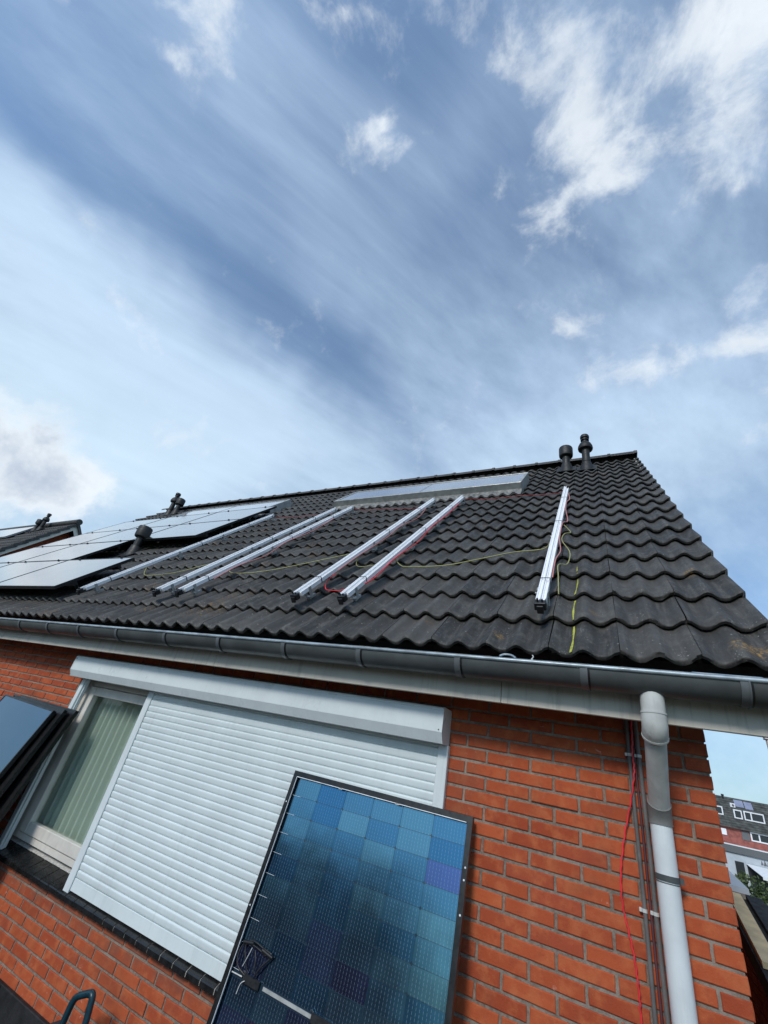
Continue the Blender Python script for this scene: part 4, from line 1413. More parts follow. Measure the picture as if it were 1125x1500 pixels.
# yellow marking line drawn up five courses of tiles
m = MB()
for r_ in range(0, 4):
    n = 10
    vs = []
    s0 = r_ * GAUGE + (0.0 if r_ else 0.0); s1 = (r_ + 1) * GAUGE - 0.012
    if r_ == 3: s1 = s0 + 0.20
    for i in range(n + 1):
        s = s0 + (s1 - s0) * i / n
        x = 0.462 + 0.006 * math.sin(s * 9) - 0.008 * (1 - s)
        hw = (0.0045 + 0.0015 * math.sin(s * 31)) * (1.15 - 0.35 * s)
        for xx in (x - hw, x + hw):
            u = (XR - xx) / WV
            vs.append(rp(xx, s, wave(u) - DROP * ((s - s0) / GAUGE) + 0.0035))
    m.add(vs, [(2 * i, 2 * i + 1, 2 * i + 3, 2 * i + 2) for i in range(n)])
o = link('marking_line', m.mesh('marking_line'), MT['strap'])
tag(o, 'thin yellow line drawn up the lower tiles right of the lone rail', 'marking')

# snippets of cable tie lying at the gutter edge
m = MB(); m.tube(spline([(0.282, -0.345, 0.335), (0.290, -0.375, 0.318), (0.285, -0.40, 0.30), (0.296, -0.43, 0.292)], 4), 0.003, 5)
o = link('cable_tie_offcut', m.mesh('cable_tie_offcut'), MT['clip']); tag(o, 'small pale strip hanging over the gutter edge below the lone rail', 'offcut')
m = MB(); m.tube(spline([(0.135, -0.40, 0.305), (0.155, -0.385, 0.318), (0.19, -0.39, 0.315), (0.215, -0.41, 0.298)], 4), 0.006, 5)
o = link('cable_tie_offcut', m.mesh('cable_tie_offcut'), MT['zinc_rim']); tag(o, 'small grey strip lying in the gutter left of the pale one', 'offcut')

# ------------------------------------------------------------------ solar panels leaning against the wall
def leaning_panel(label, tr, width, length, lean, yaw, group, cells=True, mat=None, dep=0.030, roll=0.0, gmat=None):
    """tr = top left corner of the outward face"""
    t = thing('leaning_solar_panel', label, 'solar panel', (0, 0, 0), (0, 0, 0), group)
    # local frame: x along the top edge, z up the panel, -y outward; origin at the base
    R_ = Matrix.Rotation(yaw, 4, 'Z') @ Matrix.Rotation(-lean, 4, 'X') @ Matrix.Rotation(roll, 4, 'Y')
    t.matrix_world = Matrix.Translation(Vector(tr)) @ R_ @ Matrix.Translation((0, 0, -length))
    W, L = width, length
    f = 0.026 if cells else 0.012
    m = MB()
    y0 = 0.0
    # outer walls of the frame and, on the side seen, its flange
    for (x0, x1, z0, z1) in ((0, W, L - 0.002, L), (0, W, 0, 0.002), (0, 0.002, 0.002, L - 0.002), (W - 0.002, W, 0.002, L - 0.002)):
        m.box(x0, x1, y0 + 0.0015, dep, z0, z1)
    for (x0, x1, z0, z1) in ((0, W, L - f, L), (0, W, 0, f), (0, f, f, L - f), (W - f, W, f, L - f)):
        m.box(x0, x1, y0, y0 + 0.0015, z0, z1)
    lpart('frame', m, mat or MT['black_frame'], t)
    gy = dep - 0.008 if cells else 0.004
    m = MB(); m.box(0.002, W - 0.002, gy, gy + 0.004, 0.002, L - 0.002)
    lpart('backsheet' if cells else 'glass', m, MT['cell_gap'] if cells else (gmat or MT['stack_glass']), t)
    return t, gy


mg, tg, pg = material("dark_blue_glass_between_cells")
tg.put(pg.inputs['Base Color'], (0.012, 0.03, 0.048, 1)); pg.inputs['Roughness'].default_value = 0.25
pg.inputs['Coat Weight'].default_value = 1.0; pg.inputs['Coat Roughness'].default_value = 0.03
MT['cell_gap'] = mg

LEN = 1.722
PWD = 1.106
tl = (-1.142, -0.060, -0.390)
t, gy = leaning_panel('large black framed solar panel with patchwork blue cells leaning on the closed shutter', tl, PWD, LEN, rad(10.55), 0.0, 'solar panels leaning against the wall', roll=0.004)
ncx, half = 6, 9
mx = 0.0135 + 0.011
cw = (PWD - 2 * mx) / ncx
chh = 0.0905
zmid = LEN - 0.846 - 0.010
cme = {}
rg = random.Random(5)
for hf in (0, 1):
    for r_ in range(half):
        for c_ in range(ncx):
            x = mx + cw * (c_ + 0.5)
            z = (zmid + 0.012 + chh * (r_ + 0.5)) if hf else (zmid - 0.012 - chh * (r_ + 0.5))
            if z < 0.03 or z > LEN - 0.015: continue
            if 'c' not in cme:
                m_ = MB(); a, b, ch_ = cw / 2 - 0.0009, chh / 2 - 0.0009, 0.006
                pf = [(-a + ch_, -b), (a - ch_, -b), (a, -b + ch_), (a, b - ch_), (a - ch_, b), (-a + ch_, b), (-a, b - ch_), (-a, -b + ch_)]
                vs = [(x_, 0, z_) for x_, z_ in pf] + [(x_, 0.0008, z_) for x_, z_ in pf]
                m_.add(vs, [tuple(range(8))] + [(i, 8 + i, 8 + (i + 1) % 8, (i + 1) % 8) for i in range(8)])
                me = m_.mesh('solar_cell'); me.materials.append(MT['cell']); cme['c'] = me
            o = bpy.data.objects.new('solar_cell', cme['c']); COL.objects.link(o); o.parent = t
            o.location = (x, gy - 0.0010, z)
            o.rotation_euler = (rg.uniform(-0.006, 0.006), 0, rg.uniform(-0.008, 0.008))
m = MB()
m.box(0.0275, PWD - 0.0275, gy - 0.0016, gy - 0.0004, LEN - 0.0115 - 0.008, LEN - 0.012)
z0_ = LEN - 0.030
m.box(mx - 0.009, mx - 0.0055, gy - 0.0016, gy - 0.0004, 0.03, LEN - 0.03)
m.box(PWD - mx + 0.0045, PWD - mx + 0.007, gy - 0.0016, gy - 0.0004, 0.1, LEN - 0.03)
for r_ in range(half + 1):
    z = zmid + 0.012 + chh * r_
    if z < LEN - 0.02: m.box(mx - 0.005, mx + 0.060, gy - 0.0022, gy - 0.0016, z - 0.0006, z + 0.0006)
lpart('white_edge', m, MT['white_line'], t)
# bright lip on the inner edge of the top flange
m = MB(); m.box(0.028, PWD - 0.03, 0.0005, 0.0030, LEN - 0.0300, LEN - 0.0268); m.box(0.0262, 0.0285, 0.0005, 0.0030, 0.4, LEN - 0.03)
lpart('flange_edge', m, MT['white_line'], t)
# middle band with junction boxes and leads
m = MB(); m.box(mx + 0.20, PWD * 0.46, gy - 0.0052, gy - 0.0012, zmid - 0.0065, zmid + 0.0065)
m.box(PWD * 0.54, PWD - 0.16, gy - 0.0052, gy - 0.0012, zmid - 0.0065, zmid + 0.0065)
lpart('middle_strip', m, MT['alu_side'], t)
for xx in (0.155, PWD / 2, PWD - 0.155):
    m = MB(); m.bbox(xx - 0.050, xx + 0.050, gy - 0.017, gy - 0.0012, zmid - 0.017, zmid + 0.017, 0.004)
    m.tube([(xx - 0.04, gy - 0.010, zmid + 0.012), (xx - 0.055, gy - 0.012, zmid + 0.022)], 0.004, 6)
    lpart('junction_box', m, MT['black'], t)
m = MB()
m.tube(spline([(0.125, gy - 0.012, zmid + 0.015), (0.095, gy - 0.022, zmid + 0.055), (0.070, gy - 0.022, zmid + 0.10), (0.10, gy - 0.02, zmid + 0.125), (0.17, gy - 0.018, zmid + 0.118), (0.225, gy - 0.016, zmid + 0.108), (0.19, gy - 0.02, zmid + 0.06), (0.165, gy - 0.016, zmid + 0.018)], 6), 0.0042, 7)
m.tube(spline([(0.11, gy - 0.014, zmid + 0.01), (0.06, gy - 0.024, zmid + 0.03), (0.045, gy - 0.024, zmid + 0.07), (0.06, gy - 0.02, zmid + 0.105), (0.12, gy - 0.022, zmid + 0.112), (0.20, gy - 0.02, zmid + 0.100)], 6), 0.0042, 7)
m.tube([(0.17, gy - 0.02, zmid + 0.112), (0.235, gy - 0.018, zmid + 0.103)], 0.0085, 8)
m.tube([(0.05, gy - 0.02, zmid + 0.108), (0.11, gy - 0.02, zmid + 0.118)], 0.0085, 8)
m.tube(spline([(0.13, gy - 0.02, zmid + 0.10), (0.15, gy - 0.022, zmid + 0.07), (0.16, gy - 0.022, zmid + 0.03)], 5), 0.0035, 6)
lpart('lead_cable', m, MT['black'], t)
m = MB()
m.tube(spline([(0.115, gy - 0.030, zmid + 0.105), (0.108, gy - 0.032, zmid + 0.075), (0.094, gy - 0.030, zmid + 0.035)], 5), 0.0016, 5)
m.tube(spline([(0.128, gy - 0.024, zmid - 0.004), (0.113, gy - 0.028, zmid - 0.018), (0.108, gy - 0.028, zmid - 0.052)], 5), 0.0018, 5)
m.tube([(0.030, gy - 0.006, zmid - 0.002), (0.096, gy - 0.008, zmid + 0.000)], 0.0028, 5)
lpart('white_tie', m, MT['clip'], t)
for (xx, zz) in ((0.012, 0.16), (0.012, 0.62)):
    m = MB(); m.tube([(xx, -0.0002, LEN - zz), (xx, 0.001, LEN - zz)], 0.0035, 8); lpart('frame_hole', m, MT['white_line'], t)
for zz in (0.20, 0.245, 0.365):
    m = MB(); m.tube([(PWD - 0.011, -0.0006, LEN - zz), (PWD - 0.011, 0.001, LEN - zz)], 0.0042, 8); lpart('frame_hole', m, MT['white_line'], t)
m = MB()
for xx in (0.34, 0.70): m.bbox(xx - 0.012, xx + 0.012, 0.0005, 0.004, LEN - 0.0335, LEN - 0.026, 0.001)
lpart('drain_slot', m, MT['clip'], t)

GS = 'solar panels leaning against the wall'
yaw = math.atan2(-0.085, 1.104)
# top left corner for each of the three, front one first
leaning_panel('front panel of the stack leaning left of the window, glass mirroring the sky', (-4.762, -0.105, -0.372), 1.104, 1.768, rad(15.2), yaw, GS, cells=False, roll=rad(1.3))
leaning_panel('middle panel of the stack leaning left of the window, only its black edge showing', (-4.690, -0.062, -0.355), 1.104, 1.768, rad(13.2), yaw, GS, cells=False, roll=rad(1.0), gmat=MT['black'])
leaning_panel('rear panel of the stack leaning left of the window, nearest the wall', (-4.630, -0.032, -0.350), 1.104, 1.765, rad(11.2), rad(-3.0), GS, cells=False, roll=rad(0.6), gmat=MT['black'])

# ------------------------------------------------------------------ red cable down the wall
m = MB()
pts = [(0.689, -0.024, 0.14), (0.685, -0.027, 0.06), (0.680, -0.030, 0.0), (0.682, -0.030, -0.05), (0.676, -0.030, -0.103), (0.655, -0.022, -0.196), (0.623, -0.018, -0.31), (0.602, -0.016, -0.407), (0.592, -0.016, -0.477), (0.591, -0.016, -0.561), (0.603, -0.016, -0.629), (0.615, -0.016, -0.694), (0.621, -0.016, -0.758), (0.624, -0.016, -0.82), (0.623, -0.016, -0.883), (0.63, -0.016, -1.1), (0.62, -0.018, -1.4), (0.64, -0.02, -1.8), (0.63, -0.03, -2.06)]
P = spline(pts, 6)
for i, p in enumerate(P):
    p.x += 0.0016 * math.sin(i * 1.9)
m.tube(P, 0.0034, 7)
o = link('hanging_cable', m.mesh('hanging_cable'), MT['red'], None)
tag(o, 'bright red cable hanging down the brick wall beside the grey conduits', 'cable')

# ------------------------------------------------------------------ toolbox with teal handle at the foot of the wall
t = thing('toolbox', 'dark toolbox on the flat roof, only its teal carrying handle reaching into view', 'toolbox', (-2.03, -0.24, FZ + 0.002))
m = MB(); m.bbox(-0.20, 0.20, -0.10, 0.12, 0.0, 0.26, 0.012); lpart('case', m, MT['black'], t)
m = MB(); m.bbox(-0.205, 0.205, -0.105, 0.125, 0.262, 0.300, 0.010); lpart('lid', m, MT['teal'], t)
hx = lambda x, z: (x + 2.03, 0.04, z - FZ - 0.002)
m = MB()
m.tube(spline([hx(-2.112, -1.79), hx(-2.104, -1.70), hx(-2.095, -1.650), hx(-2.075, -1.624), hx(-2.02, -1.597), hx(-1.985, -1.584), hx(-1.966, -1.592), hx(-1.957, -1.625), hx(-1.944, -1.69), hx(-1.935, -1.79)], 3), 0.0175, 6)
lpart('handle', m, MT['teal'], t)

# ------------------------------------------------------------------ right hand side: low annex roofs beyond the gable
t = thing('lean_to', 'low brick lean-to with black sloping roof beyond the right corner of the house', 'shed', (2.4, 1.6, GZ))
def shed_z(y): return -0.655 - 0.225 * (2.86 - y)
LX0 = 1.30
m = MB()
m.prism_x([(0.30, GZ), (2.80, GZ), (2.80, shed_z(2.8) - 0.10), (0.30, shed_z(0.3) - 0.10)], LX0 + 0.052, 3.5)
wl = part('wall', m, MT['mortar'], t)
m = MB()
for k in range(0, 40):
    z = -0.80 - k * CH
    y = 0.31 - (0.11 if k % 2 else 0.0)
    while y < 2.79:
        a, b = max(y, 0.302), min(y + 0.208, 2.798)
        if b - a > 0.02 and z + BH / 2 < shed_z(a) - 0.10:
            m.add([(LX0 + 0.044, a, z - BH / 2), (LX0 + 0.044, b, z - BH / 2), (LX0 + 0.044, b, z + BH / 2), (LX0 + 0.044, a, z + BH / 2), (LX0 + 0.054, a, z - BH / 2), (LX0 + 0.054, b, z - BH / 2), (LX0 + 0.054, b, z + BH / 2), (LX0 + 0.054, a, z + BH / 2)],
                  [(0, 3, 2, 1), (3, 7, 6, 2), (0, 4, 7, 3), (0, 1, 5, 4), (1, 2, 6, 5)])
        y += BL
part('brick', m, MT['shaded_lean_to'], wl, kind='stuff')
m = MB(); m.prism_x([(0.20, shed_z(0.2) - 0.11), (2.86, shed_z(2.86) - 0.11), (2.86, shed_z(2.86)), (0.20, shed_z(0.2))], LX0, 3.56); part('roof_covering', m, MT['epdm'], t)
m = MB(); m.prism_x([(0.20, shed_z(0.2) + 0.001), (2.86, shed_z(2.86) + 0.001), (2.86, shed_z(2.86) + 0.03), (0.20, shed_z(0.2) + 0.03)], LX0 + 0.155, LX0 + 0.26); part('edge_kerb', m, MT['epdm'], t)
# loose board on its edge
m = MB()
ya, yb_ = 1.80, 2.83
vs = []
for (y, xo) in ((ya, 0.0), (yb_, 0.012)):
    for (u, v) in ((0.012, 0.003), (0.105, 0.003), (0.105, 0.036), (0.012, 0.036)): vs.append((LX0 + u + xo, y, shed_z(y) + v))
m.add(vs, [(0, 1, 2, 3), (4, 7, 6, 5), (0, 4, 5, 1), (1, 5, 6, 2), (2, 6, 7, 3), (3, 7, 4, 0)])
o = link('timber_board', m.mesh('timber_board'), MT['wood']); tag(o, 'pale timber board lying along the black roof edge right of the house corner', 'timber')

t = thing('garden_wall', 'pale garden wall with a light grey coping running away behind the black lean-to roof', 'wall', (1.8, 4.8, GZ))
for (nm, w0, w1, z0, z1, mt) in (('coping', -0.02, 0.20, -0.73, -0.68, 'render_pale'), ('wall', 0.02, 0.16, GZ, -0.73, 'mortar')):
    m = MB()
    vs = []
    for (x, y) in ((1.53, 3.2 + 1.2), (1.80, 7.6)):
        for (u, z) in ((w0, z0), (w1, z0), (w1, z1), (w0, z1)): vs.append((x + u, y, z))
    m.add(vs, [(0, 1, 2, 3), (4, 7, 6, 5), (0, 4, 5, 1), (1, 5, 6, 2), (2, 6, 7, 3), (3, 7, 4, 0)])
    part(nm, m, MT[mt], t)

# white post at the edge of the view
m = MB(); m.tube([(2.44, 5.4, 0.95), (2.50, 5.4, 0.90 - 1.75)], 0.045, 10)
m.bbox(2.385, 2.50, 5.35, 5.46, 0.945, 0.985, 0.004)
o = link('white_post', m.mesh('white_post'), MT['far_white']); tag(o, 'white post with grey cap at the far right, in front of the distant houses', 'post')

# hedge in front of the far houses
def leaf_mass(cx, cy, cz, sx, sy, sz, n, seed, size=0.09):
    rg = random.Random(seed)
    m = MB()
    lobes = [(cx + rg.uniform(-.9, .9) * sx, cy + rg.uniform(-.8, .8) * sy, cz + rg.uniform(-.8, .75) * sz, rg.uniform(.35, .7)) for _ in range(16)]
    for _ in range(n):
        lx, ly, lz, lr = rg.choice(lobes)
        d_ = Vector((rg.gauss(0, 1), rg.gauss(0, 1), rg.gauss(0, 1))).normalized() * (lr * (0.55 + 0.5 * rg.random()))
        p = Vector((lx, ly, lz)) + d_
        a = Vector((rg.gauss(0, 1), rg.gauss(0, 1), rg.gauss(0, 1))).normalized() * size
        b = a.cross(Vector((rg.gauss(0, 1), rg.gauss(0, 1), rg.gauss(0, 1)))).normalized() * size * 0.6
        m.add([tuple(p - a), tuple(p + b), tuple(p + a), tuple(p - b)], [(0, 1, 2, 3)])
    return m


for i, (cx, sx, lab) in enumerate(((6.6, 1.5, 'leafy green bush below the white awning of the far houses'), (9.6, 1.6, 'second leafy bush further right in the hedge line'))):
    t = thing('garden_bush', lab, 'bush', (cx, 30, GZ), group='bushes behind the lean-to')
    lpart('leaves', leaf_mass(0, 0, 2.45, sx, 0.9, 0.75, 2600, 5 + i), MT['leaf'], t)['kind'] = 'stuff'
    m = MB()
    for k in range(5):
        m.tube([(0.2 * math.cos(k * 1.3), 0.2 * math.sin(k * 1.3), 0), (sx * 0.6 * math.cos(k * 1.3), 0.5 * math.sin(k * 1.3), 2.2)], [0.06, 0.02], 6)
    lpart('stems', m, MT['wood'], t)

# ------------------------------------------------------------------ terrace of houses far behind
YH = 55.0


def far_house(x0, x1, label, detailed):
    t = thing('terraced_house', label, 'house', ((x0 + x1) / 2, YH, GZ), group='terraced houses in the distance')
    m = MB(); m.box(x0, x1, YH, YH + 8, GZ, 0.50); part('wall', m, MT['far_brick'], t)
    m = MB()
    m.prism_x([(YH - 0.3, 0.42), (YH - 0.3, 0.55), (YH + 1.9, 2.92), (YH + 6.1, 2.92), (YH + 8.3, 0.55), (YH + 8.3, 0.42)], x0, x1)
    rf = part('roof', m, MT['far_tile'], t)
    # courses of tiles as small steps
    m = MB()
    n = 12
    for i in range(n):
        u0, u1 = i / n, (i + 1) / n
        y0, z0 = YH - 0.3 + 2.2 * u0, 0.55 + 2.37 * u0; y1, z1 = YH - 0.3 + 2.2 * u1, 0.55 + 2.37 * u1
        m.prism_x([(y0 - 0.03, z0 + 0.05), (y1 - 0.01, z1 + 0.02), (y1, z1), (y0, z0)], x0 + 0.01, x1 - 0.01)
    part('tile_course', m, MT['far_tile'], rf)
    def roofy(z): return YH - 0.3 + (z - 0.55) / 2.37 * 2.2
    def dormer(xa, xb, za, zb, mull=()):
        m = MB(); f = 0.09; y = roofy(za) - 0.12
        for (a, b, c, e) in ((xa, xa + f, za, zb), (xb - f, xb, za, zb), (xa + f, xb - f, za, za + f), (xa + f, xb - f, zb - f, zb)): m.box(a, b, y, y + 0.25, c, e)
        for mx_ in mull: m.box(mx_ - f / 2, mx_ + f / 2, y + .001, y + 0.24, za + f, zb - f)
        w_ = part('window', m, MT['far_white'], t)
        m = MB(); m.box(xa + f * .9, xb - f * .9, y + 0.06, y + 0.10, za + f * .9, zb - f * .9); part('glass_pane', m, MT['far_glass'], w_)
        m = MB(); m.box(xa + 0.01, xb - 0.01, y + 0.251, y + 2.0, za, zb + 0.03); part('dormer_body', m, MT['far_grey'], t)
    def facade_window(xa, xb, za, zb, mull=()):
        m = MB(); f = 0.10; y = YH - 0.06
        for (a, b, c, e) in ((xa, xa + f, za, zb), (xb - f, xb, za, zb), (xa + f, xb - f, za, za + f), (xa + f, xb - f, zb - f, zb)): m.box(a, b, y, y + 0.05, c, e)
        for mx_ in mull: m.box(mx_ - f / 2, mx_ + f / 2, y + .001, y + 0.049, za + f, zb - f)
        w_ = part('window', m, MT['far_white'], t)
        m = MB(); m.box(xa + f * .9, xb - f * .9, y + 0.03, y + 0.045, za + f * .9, zb - f * .9); part('glass_pane', m, MT['far_glass'], w_)
    o_ = x0 - 8.0 if not detailed else 0
    dormer(8.30 + o_, 9.00 + o_, 1.30, 1.98)
    dormer(9.80 + o_, 10.42 + o_, 1.24, 1.94)
    dormer(10.55 + o_, 12.02 + o_, 1.24, 1.96, (11.08 + o_,))
    facade_window(10.68 + o_, 12.3 + o_, -0.29, 0.40, (11.30 + o_,))
    m = MB(); m.box(10.05 + o_, 10.60 + o_, YH - 0.05, YH - 0.005, -0.33, 0.33); part('dark_panel', m, MT['far_grey'], t)
    m = MB(); m.box(8.55 + o_, 8.93 + o_, YH - 0.08, YH - 0.005, -0.24, 0.24); part('white_panel', m, MT['far_white'], t)
    # ground floor extension with grey roof edge, pale wall
    m = MB(); m.box(x0 + .01, x1 - .01, YH - 3, YH - 0.09, GZ, -1.42); part('extension_wall', m, MT['render_pale'], t)
    m = MB(); m.box(x0, x1, YH - 3.15, YH - 0.09, -1.40, -0.90); part('extension_fascia', m, MT['far_grey'], t)
    m = MB(); m.box(x0, x1, YH - 3.17, YH - 0.10, -0.897, -0.83); part('roof_trim', m, MT['far_white'], t)
    m = MB(); m.box(8.7 + o_, 9.3 + o_, YH - 3.05, YH - 3.005, -4.2, -1.95); m.box(9.5 + o_, 11.9 + o_, YH - 3.05, YH - 3.005, -4.2, -2.0); part('garden_door', m, MT['far_glass'], t)
    return t


def far_panel(x0, x1, z0, z1, label):
    y0 = YH - 0.3 + (z0 - 0.55) / 2.37 * 2.2 - 0.10; y1 = YH - 0.3 + (z1 - 0.55) / 2.37 * 2.2 - 0.10
    t = thing('roof_solar_panel', label, 'solar panel', ((x0 + x1) / 2, y0, z0), group='solar panels on the distant roof')
    m = MB()
    m.add([(x0, y0, z0), (x1, y0, z0), (x1, y1, z1), (x0, y1, z1), (x0, y0 + .05, z0 - .05), (x1, y0 + .05, z0 - .05), (x1, y1 + .05, z1 - .05), (x0, y1 + .05, z1 - .05)],
          [(0, 1, 2, 3), (0, 4, 5, 1), (1, 5, 6, 2), (2, 6, 7, 3), (3, 7, 4, 0)])
    part('panel', m, MT['far_panel'], t)


MT['far_panel'] = plain("far_panel_glass", (0.26, 0.28, 0.38), 0.25, noise=0.08, nscale=2)
far_house(8.0, 14.0, 'distant terraced house with white framed dormers and two panels on its roof', True)
far_house(2.0, 8.0, 'distant terraced house hidden mostly behind the brick corner, left of the panelled one', False)
far_house(14.0, 20.0, 'distant terraced house right of the panelled one, outside the gap', False)
far_panel(10.17, 10.86, 2.24, 2.80, 'left one of the two pale panels on the distant roof')
far_panel(10.93, 11.52, 2.18, 2.77, 'right one of the two pale panels on the distant roof')
t = thing('roof_box', 'small white box with a round grille on the distant roof beside the panels', 'air conditioner', (9.95, YH + 1.0, 2.05), group=None)
m = MB(); m.bbox(9.76, 10.14, YH + 0.95, YH + 1.3, 2.10, 2.44, 0.02); part('case', m, MT['far_white'], t)
m = MB(); m.tube([(9.97, YH + 0.955, 2.27), (9.97, YH + 0.93, 2.27)], 0.10, 14); part('grille', m, MT['far_grey'], t)
m = MB(); m.tube([(9.39, YH + 1.7, 2.5), (9.39, YH + 1.7, 3.05)], 0.07, 8); m.tube([(9.39, YH + 1.7, 2.95), (9.39, YH + 1.7, 3.1)], 0.12, 8)
o = link('distant_vent', m.mesh('distant_vent'), MT['black']); tag(o, 'small black vent on the ridge of the distant terrace', 'roof vent')
# folded-out awning
m = MB()
m.add([(9.45, YH - 3.1, -1.98), (12.6, YH - 3.1, -1.98), (13.0, YH - 5.0, -2.52), (10.05, YH - 5.0, -2.52), (9.45, YH - 3.1, -2.01), (12.6, YH - 3.1, -2.01), (13.0, YH - 5.0, -2.55), (10.05, YH - 5.0, -2.55)],
      [(0, 1, 2, 3), (7, 6, 5, 4), (3, 2, 6, 7), (0, 3, 7, 4), (1, 5, 6, 2)])
m.box(10.05, 13.0, YH - 5.03, YH - 5.0, -2.72, -2.52)
o = link('awning', m.mesh('awning'), MT['far_white']); tag(o, 'white fabric awning folded out behind the green bush', 'awning')
m = MB()
for (x, z, s_) in ((10.55, -1.68, .16), (10.75, -1.66, .20), (10.95, -1.70, .15)):
    m.add([(x - s_ * .5, YH - 3.02, z - s_), (x + s_ * .6, YH - 3.02, z - s_ * .8), (x, YH - 3.02, z + s_), (x - s_ * .5, YH - 3.005, z - s_), (x + s_ * .6, YH - 3.005, z - s_ * .8), (x, YH - 3.005, z + s_)], [(0, 1, 2), (0, 3, 4, 1), (1, 4, 5, 2), (2, 5, 3, 0)])
o = link('wall_emblem', m.mesh('wall_emblem'), MT['far_grey']); tag(o, 'faint grey angular mark on the pale wall above the awning', 'emblem')

# ------------------------------------------------------------------ unseen houses added behind the viewer to darken the panel reflections
def rear_house(x0, x1, top, yb, label):
    t = thing('reflection_house', label, 'house', ((x0 + x1) / 2, yb, GZ), group='unseen houses added to darken the panel reflections')
    m = MB(); m.box(x0, x1, yb - 8, yb, GZ, top - 3.2); part('wall', m, MT['far_brick'], t)
    m = MB(); m.prism_x([(yb + 0.4, top - 3.3), (yb + 0.4, top - 3.15), (yb - 4, top), (yb - 8.4, top - 3.15), (yb - 8.4, top - 3.3)], x0, x1); part('roof', m, MT['far_tile'], t)
    for fx in (0.25, 0.72):
        for z in (GZ + 1.0, GZ + 3.8):
            xc = x0 + (x1 - x0) * fx
            m = MB()
            for (a, b, c, e) in ((-.9, -.82, 0, 1.3), (.82, .9, 0, 1.3), (-.82, .82, 0, .08), (-.82, .82, 1.22, 1.3), (-.04, .04, .08, 1.22)): m.box(xc + a, xc + b, yb + .01, yb + .06, z + c, z + e)
            w_ = part('window', m, MT['far_white'], t)
            m = MB(); m.box(xc - .82, xc + .82, yb + .015, yb + .03, z + .08, z + 1.22); part('glass_pane', m, MT['far_glass'], w_)
    return t


rear_house(-34.0, -22.0, 5.0, -21.0, 'brick house added for dark reflections, seen only mirrored in the left leaning panels')
rear_house(-21.0, -9.0, 4.0, -21.0, 'brick house added for dark reflections, seen only mirrored low in the large leaning panel')
rear_house(-6.5, 5.5, 2.7, -24.0, 'lower brick house added for dark reflections, seen only mirrored at the large panel')

# ------------------------------------------------------------------ neighbouring house of the same kind on the left
NX = -16.5
NY, NZ = 4.33, 5.14
NP = rad(50.5)
nb = thing('neighbouring_house', 'next brick house on the left, its white gable trim rising above the panels', 'house', (NX - 5, 0.5, GZ))
ns = 6.6
ncp, nsp = math.cos(NP), math.sin(NP)


def np_(x, s, h=0.0):        # s measured down from the ridge
    return (x, NY - s * ncp - h * nsp, NZ - s * nsp + h * ncp)


m = MB()
prof = [(NY - ns * ncp + 0.45, GZ), (NY + ns * ncp - 0.45, GZ), (NY + ns * ncp - 0.45, NZ - ns * nsp + 0.2), (NY, NZ - 0.30), (NY - ns * ncp + 0.45, NZ - ns * nsp + 0.2)]
m.prism_x(prof, NX - 12, NX - 0.35)
wn = part('wall', m, MT['far_brick_n'] if 'far_brick_n' in MT else MT['brick_shaded'], nb)
m = MB()
k = 0
z = NZ - 3.0
while z < NZ - 0.38:
    half_ = (NZ - 0.34 - z) / math.tan(NP)
    y = NY - half_ + (0.11 if k % 2 else 0)
    while y < NY + half_ - 0.2:
        m.add([(NX - 0.352, y, z), (NX - 0.352, y + 0.21, z), (NX - 0.352, y + 0.21, z + BH), (NX - 0.352, y, z + BH), (NX - 0.338, y, z), (NX - 0.338, y + 0.21, z), (NX - 0.338, y + 0.21, z + BH), (NX - 0.338, y, z + BH)],
              [(4, 5, 6, 7), (0, 1, 5, 4), (1, 2, 6, 5), (2, 3, 7, 6), (3, 0, 4, 7)])
        y += BL
    z += CH; k += 1
part('brick', m, MT['brick_shaded'], wn, kind='stuff')
for sg in (1, -1):
    m = MB()
    fl = lambda y: y if sg > 0 else 2 * NY - y
    pr_ = [np_(0, -0.0, -0.215), np_(0, ns, -0.215), np_(0, ns, -0.07), np_(0, -0.0, -0.07)]
    pp = [(fl(p[1]), p[2]) for p in pr_]
    pp[0] = (NY, NZ - 0.215 / ncp); pp[3] = (NY, NZ - 0.07 / ncp)
    m.prism_x(pp, NX - 0.05, NX - 0.02)
    part('barge_board', m, MT['cream_board'], nb)
    m = MB()
    pp2 = [(fl(p[1]), p[2]) for p in (np_(0, 0, -0.14), np_(0, ns, -0.14), np_(0, ns, -0.02), np_(0, 0, -0.02))]
    pp2[0] = (NY, NZ - 0.14 / ncp); pp2[3] = (NY, NZ - 0.02 / ncp)
    m.prism_x(pp2, NX - 12, NX - 0.06)
    part('roof_deck', m, MT['deck'], nb)
m = MB()
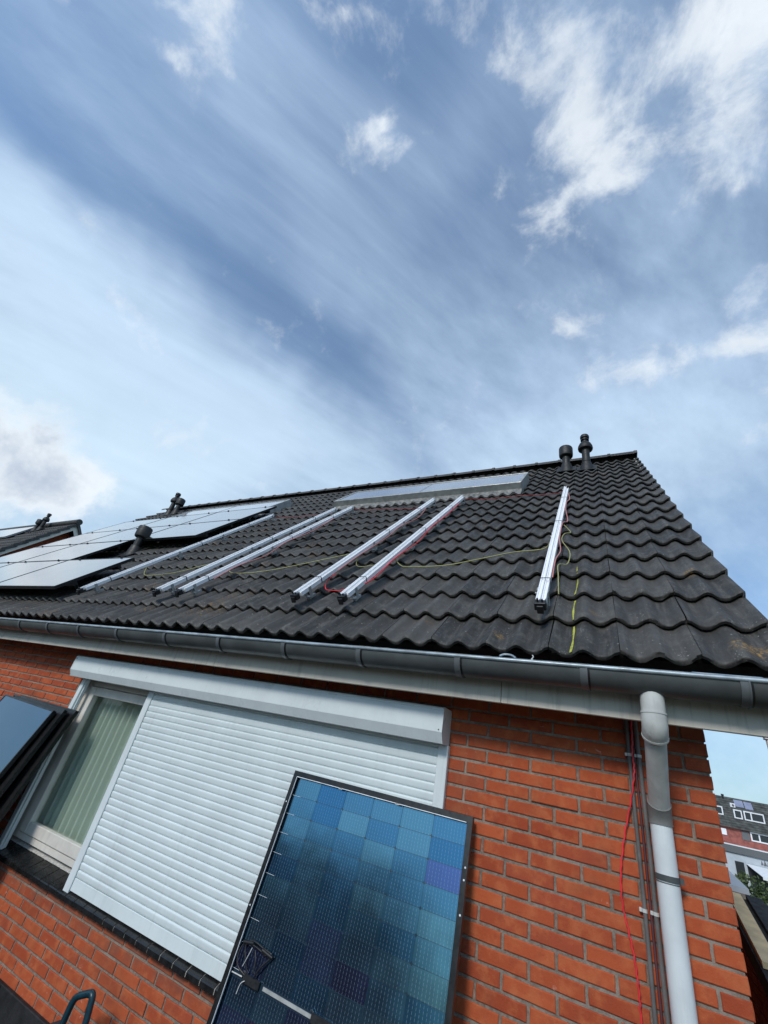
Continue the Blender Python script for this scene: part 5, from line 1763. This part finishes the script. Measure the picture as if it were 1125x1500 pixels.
nseg = 6
for r_ in range(20):
    for c_ in range(26):
        x = NX + 0.03 - TW * c_
        vs, fs = tile_geo(r_ * 31 + c_, seg=4, verge=(c_ == 0))
        s_top = 0.08 + (19 - r_) * 0.333
        for_s = [(x + a, s_top - b, h + 0.01) for a, b, h in vs]
        m.add([np_(a, s_top + GAUGE - b, h + 0.012) for (a, b, h) in [(x + a, b, h) for a, b, h in vs]], fs, True)
part('roof_tile', m, MT['tile'], nb, smooth=50, kind='stuff')
m = MB()
m.tube([(NX + 0.06, NY, NZ + 0.01), (NX - 12, NY, NZ + 0.01)], 0.115, 10)
part('ridge_cap', m, MT['tile'], nb, smooth=40)
# rear verge edge of the tiling
m = MB()
pp = [(2 * NY - p[1], p[2]) for p in (np_(0, 0, -0.07), np_(0, ns, -0.07), np_(0, ns, 0.02), np_(0, 0, 0.02))]
m.prism_x(pp, NX - 0.4, NX + 0.045)
part('rear_verge', m, MT['tile'], nb)
t = thing('solar_panel', 'pale roof panel on the neighbouring house at the far left edge', 'solar panel', np_(NX - 2.3, 1.6, 0.1))
m = MB()
vs = [np_(NX - 2.3, 0.25, 0.10), np_(NX - 2.3, 1.35, 0.10), np_(NX - 9, 1.35, 0.10), np_(NX - 9, 0.25, 0.10)]
vs += [np_(NX - 2.3, 0.25, 0.04), np_(NX - 2.3, 1.35, 0.04), np_(NX - 9, 1.35, 0.04), np_(NX - 9, 0.25, 0.04)]
m.add(vs, [(0, 3, 2, 1), (0, 1, 5, 4), (1, 2, 6, 5), (3, 0, 4, 7)])
part('glass', m, MT['collector_glass'], t)
roof_lathe_vent('roof_vent', 'black drum capped vent on the neighbouring roof, left of its flue', 0, 0, 'hat', GV, base=np_(NX - 2.05, 0.55, 0))
roof_lathe_vent('flue_pipe', 'black flue with small cap on the neighbouring roof', 0, 0, 'flue', GV, base=np_(NX - 1.75, 0.50, 0))
print('objects', len(bpy.data.objects), 'polys', sum(len(o.data.polygons) for o in bpy.data.objects if o.type == 'MESH'))
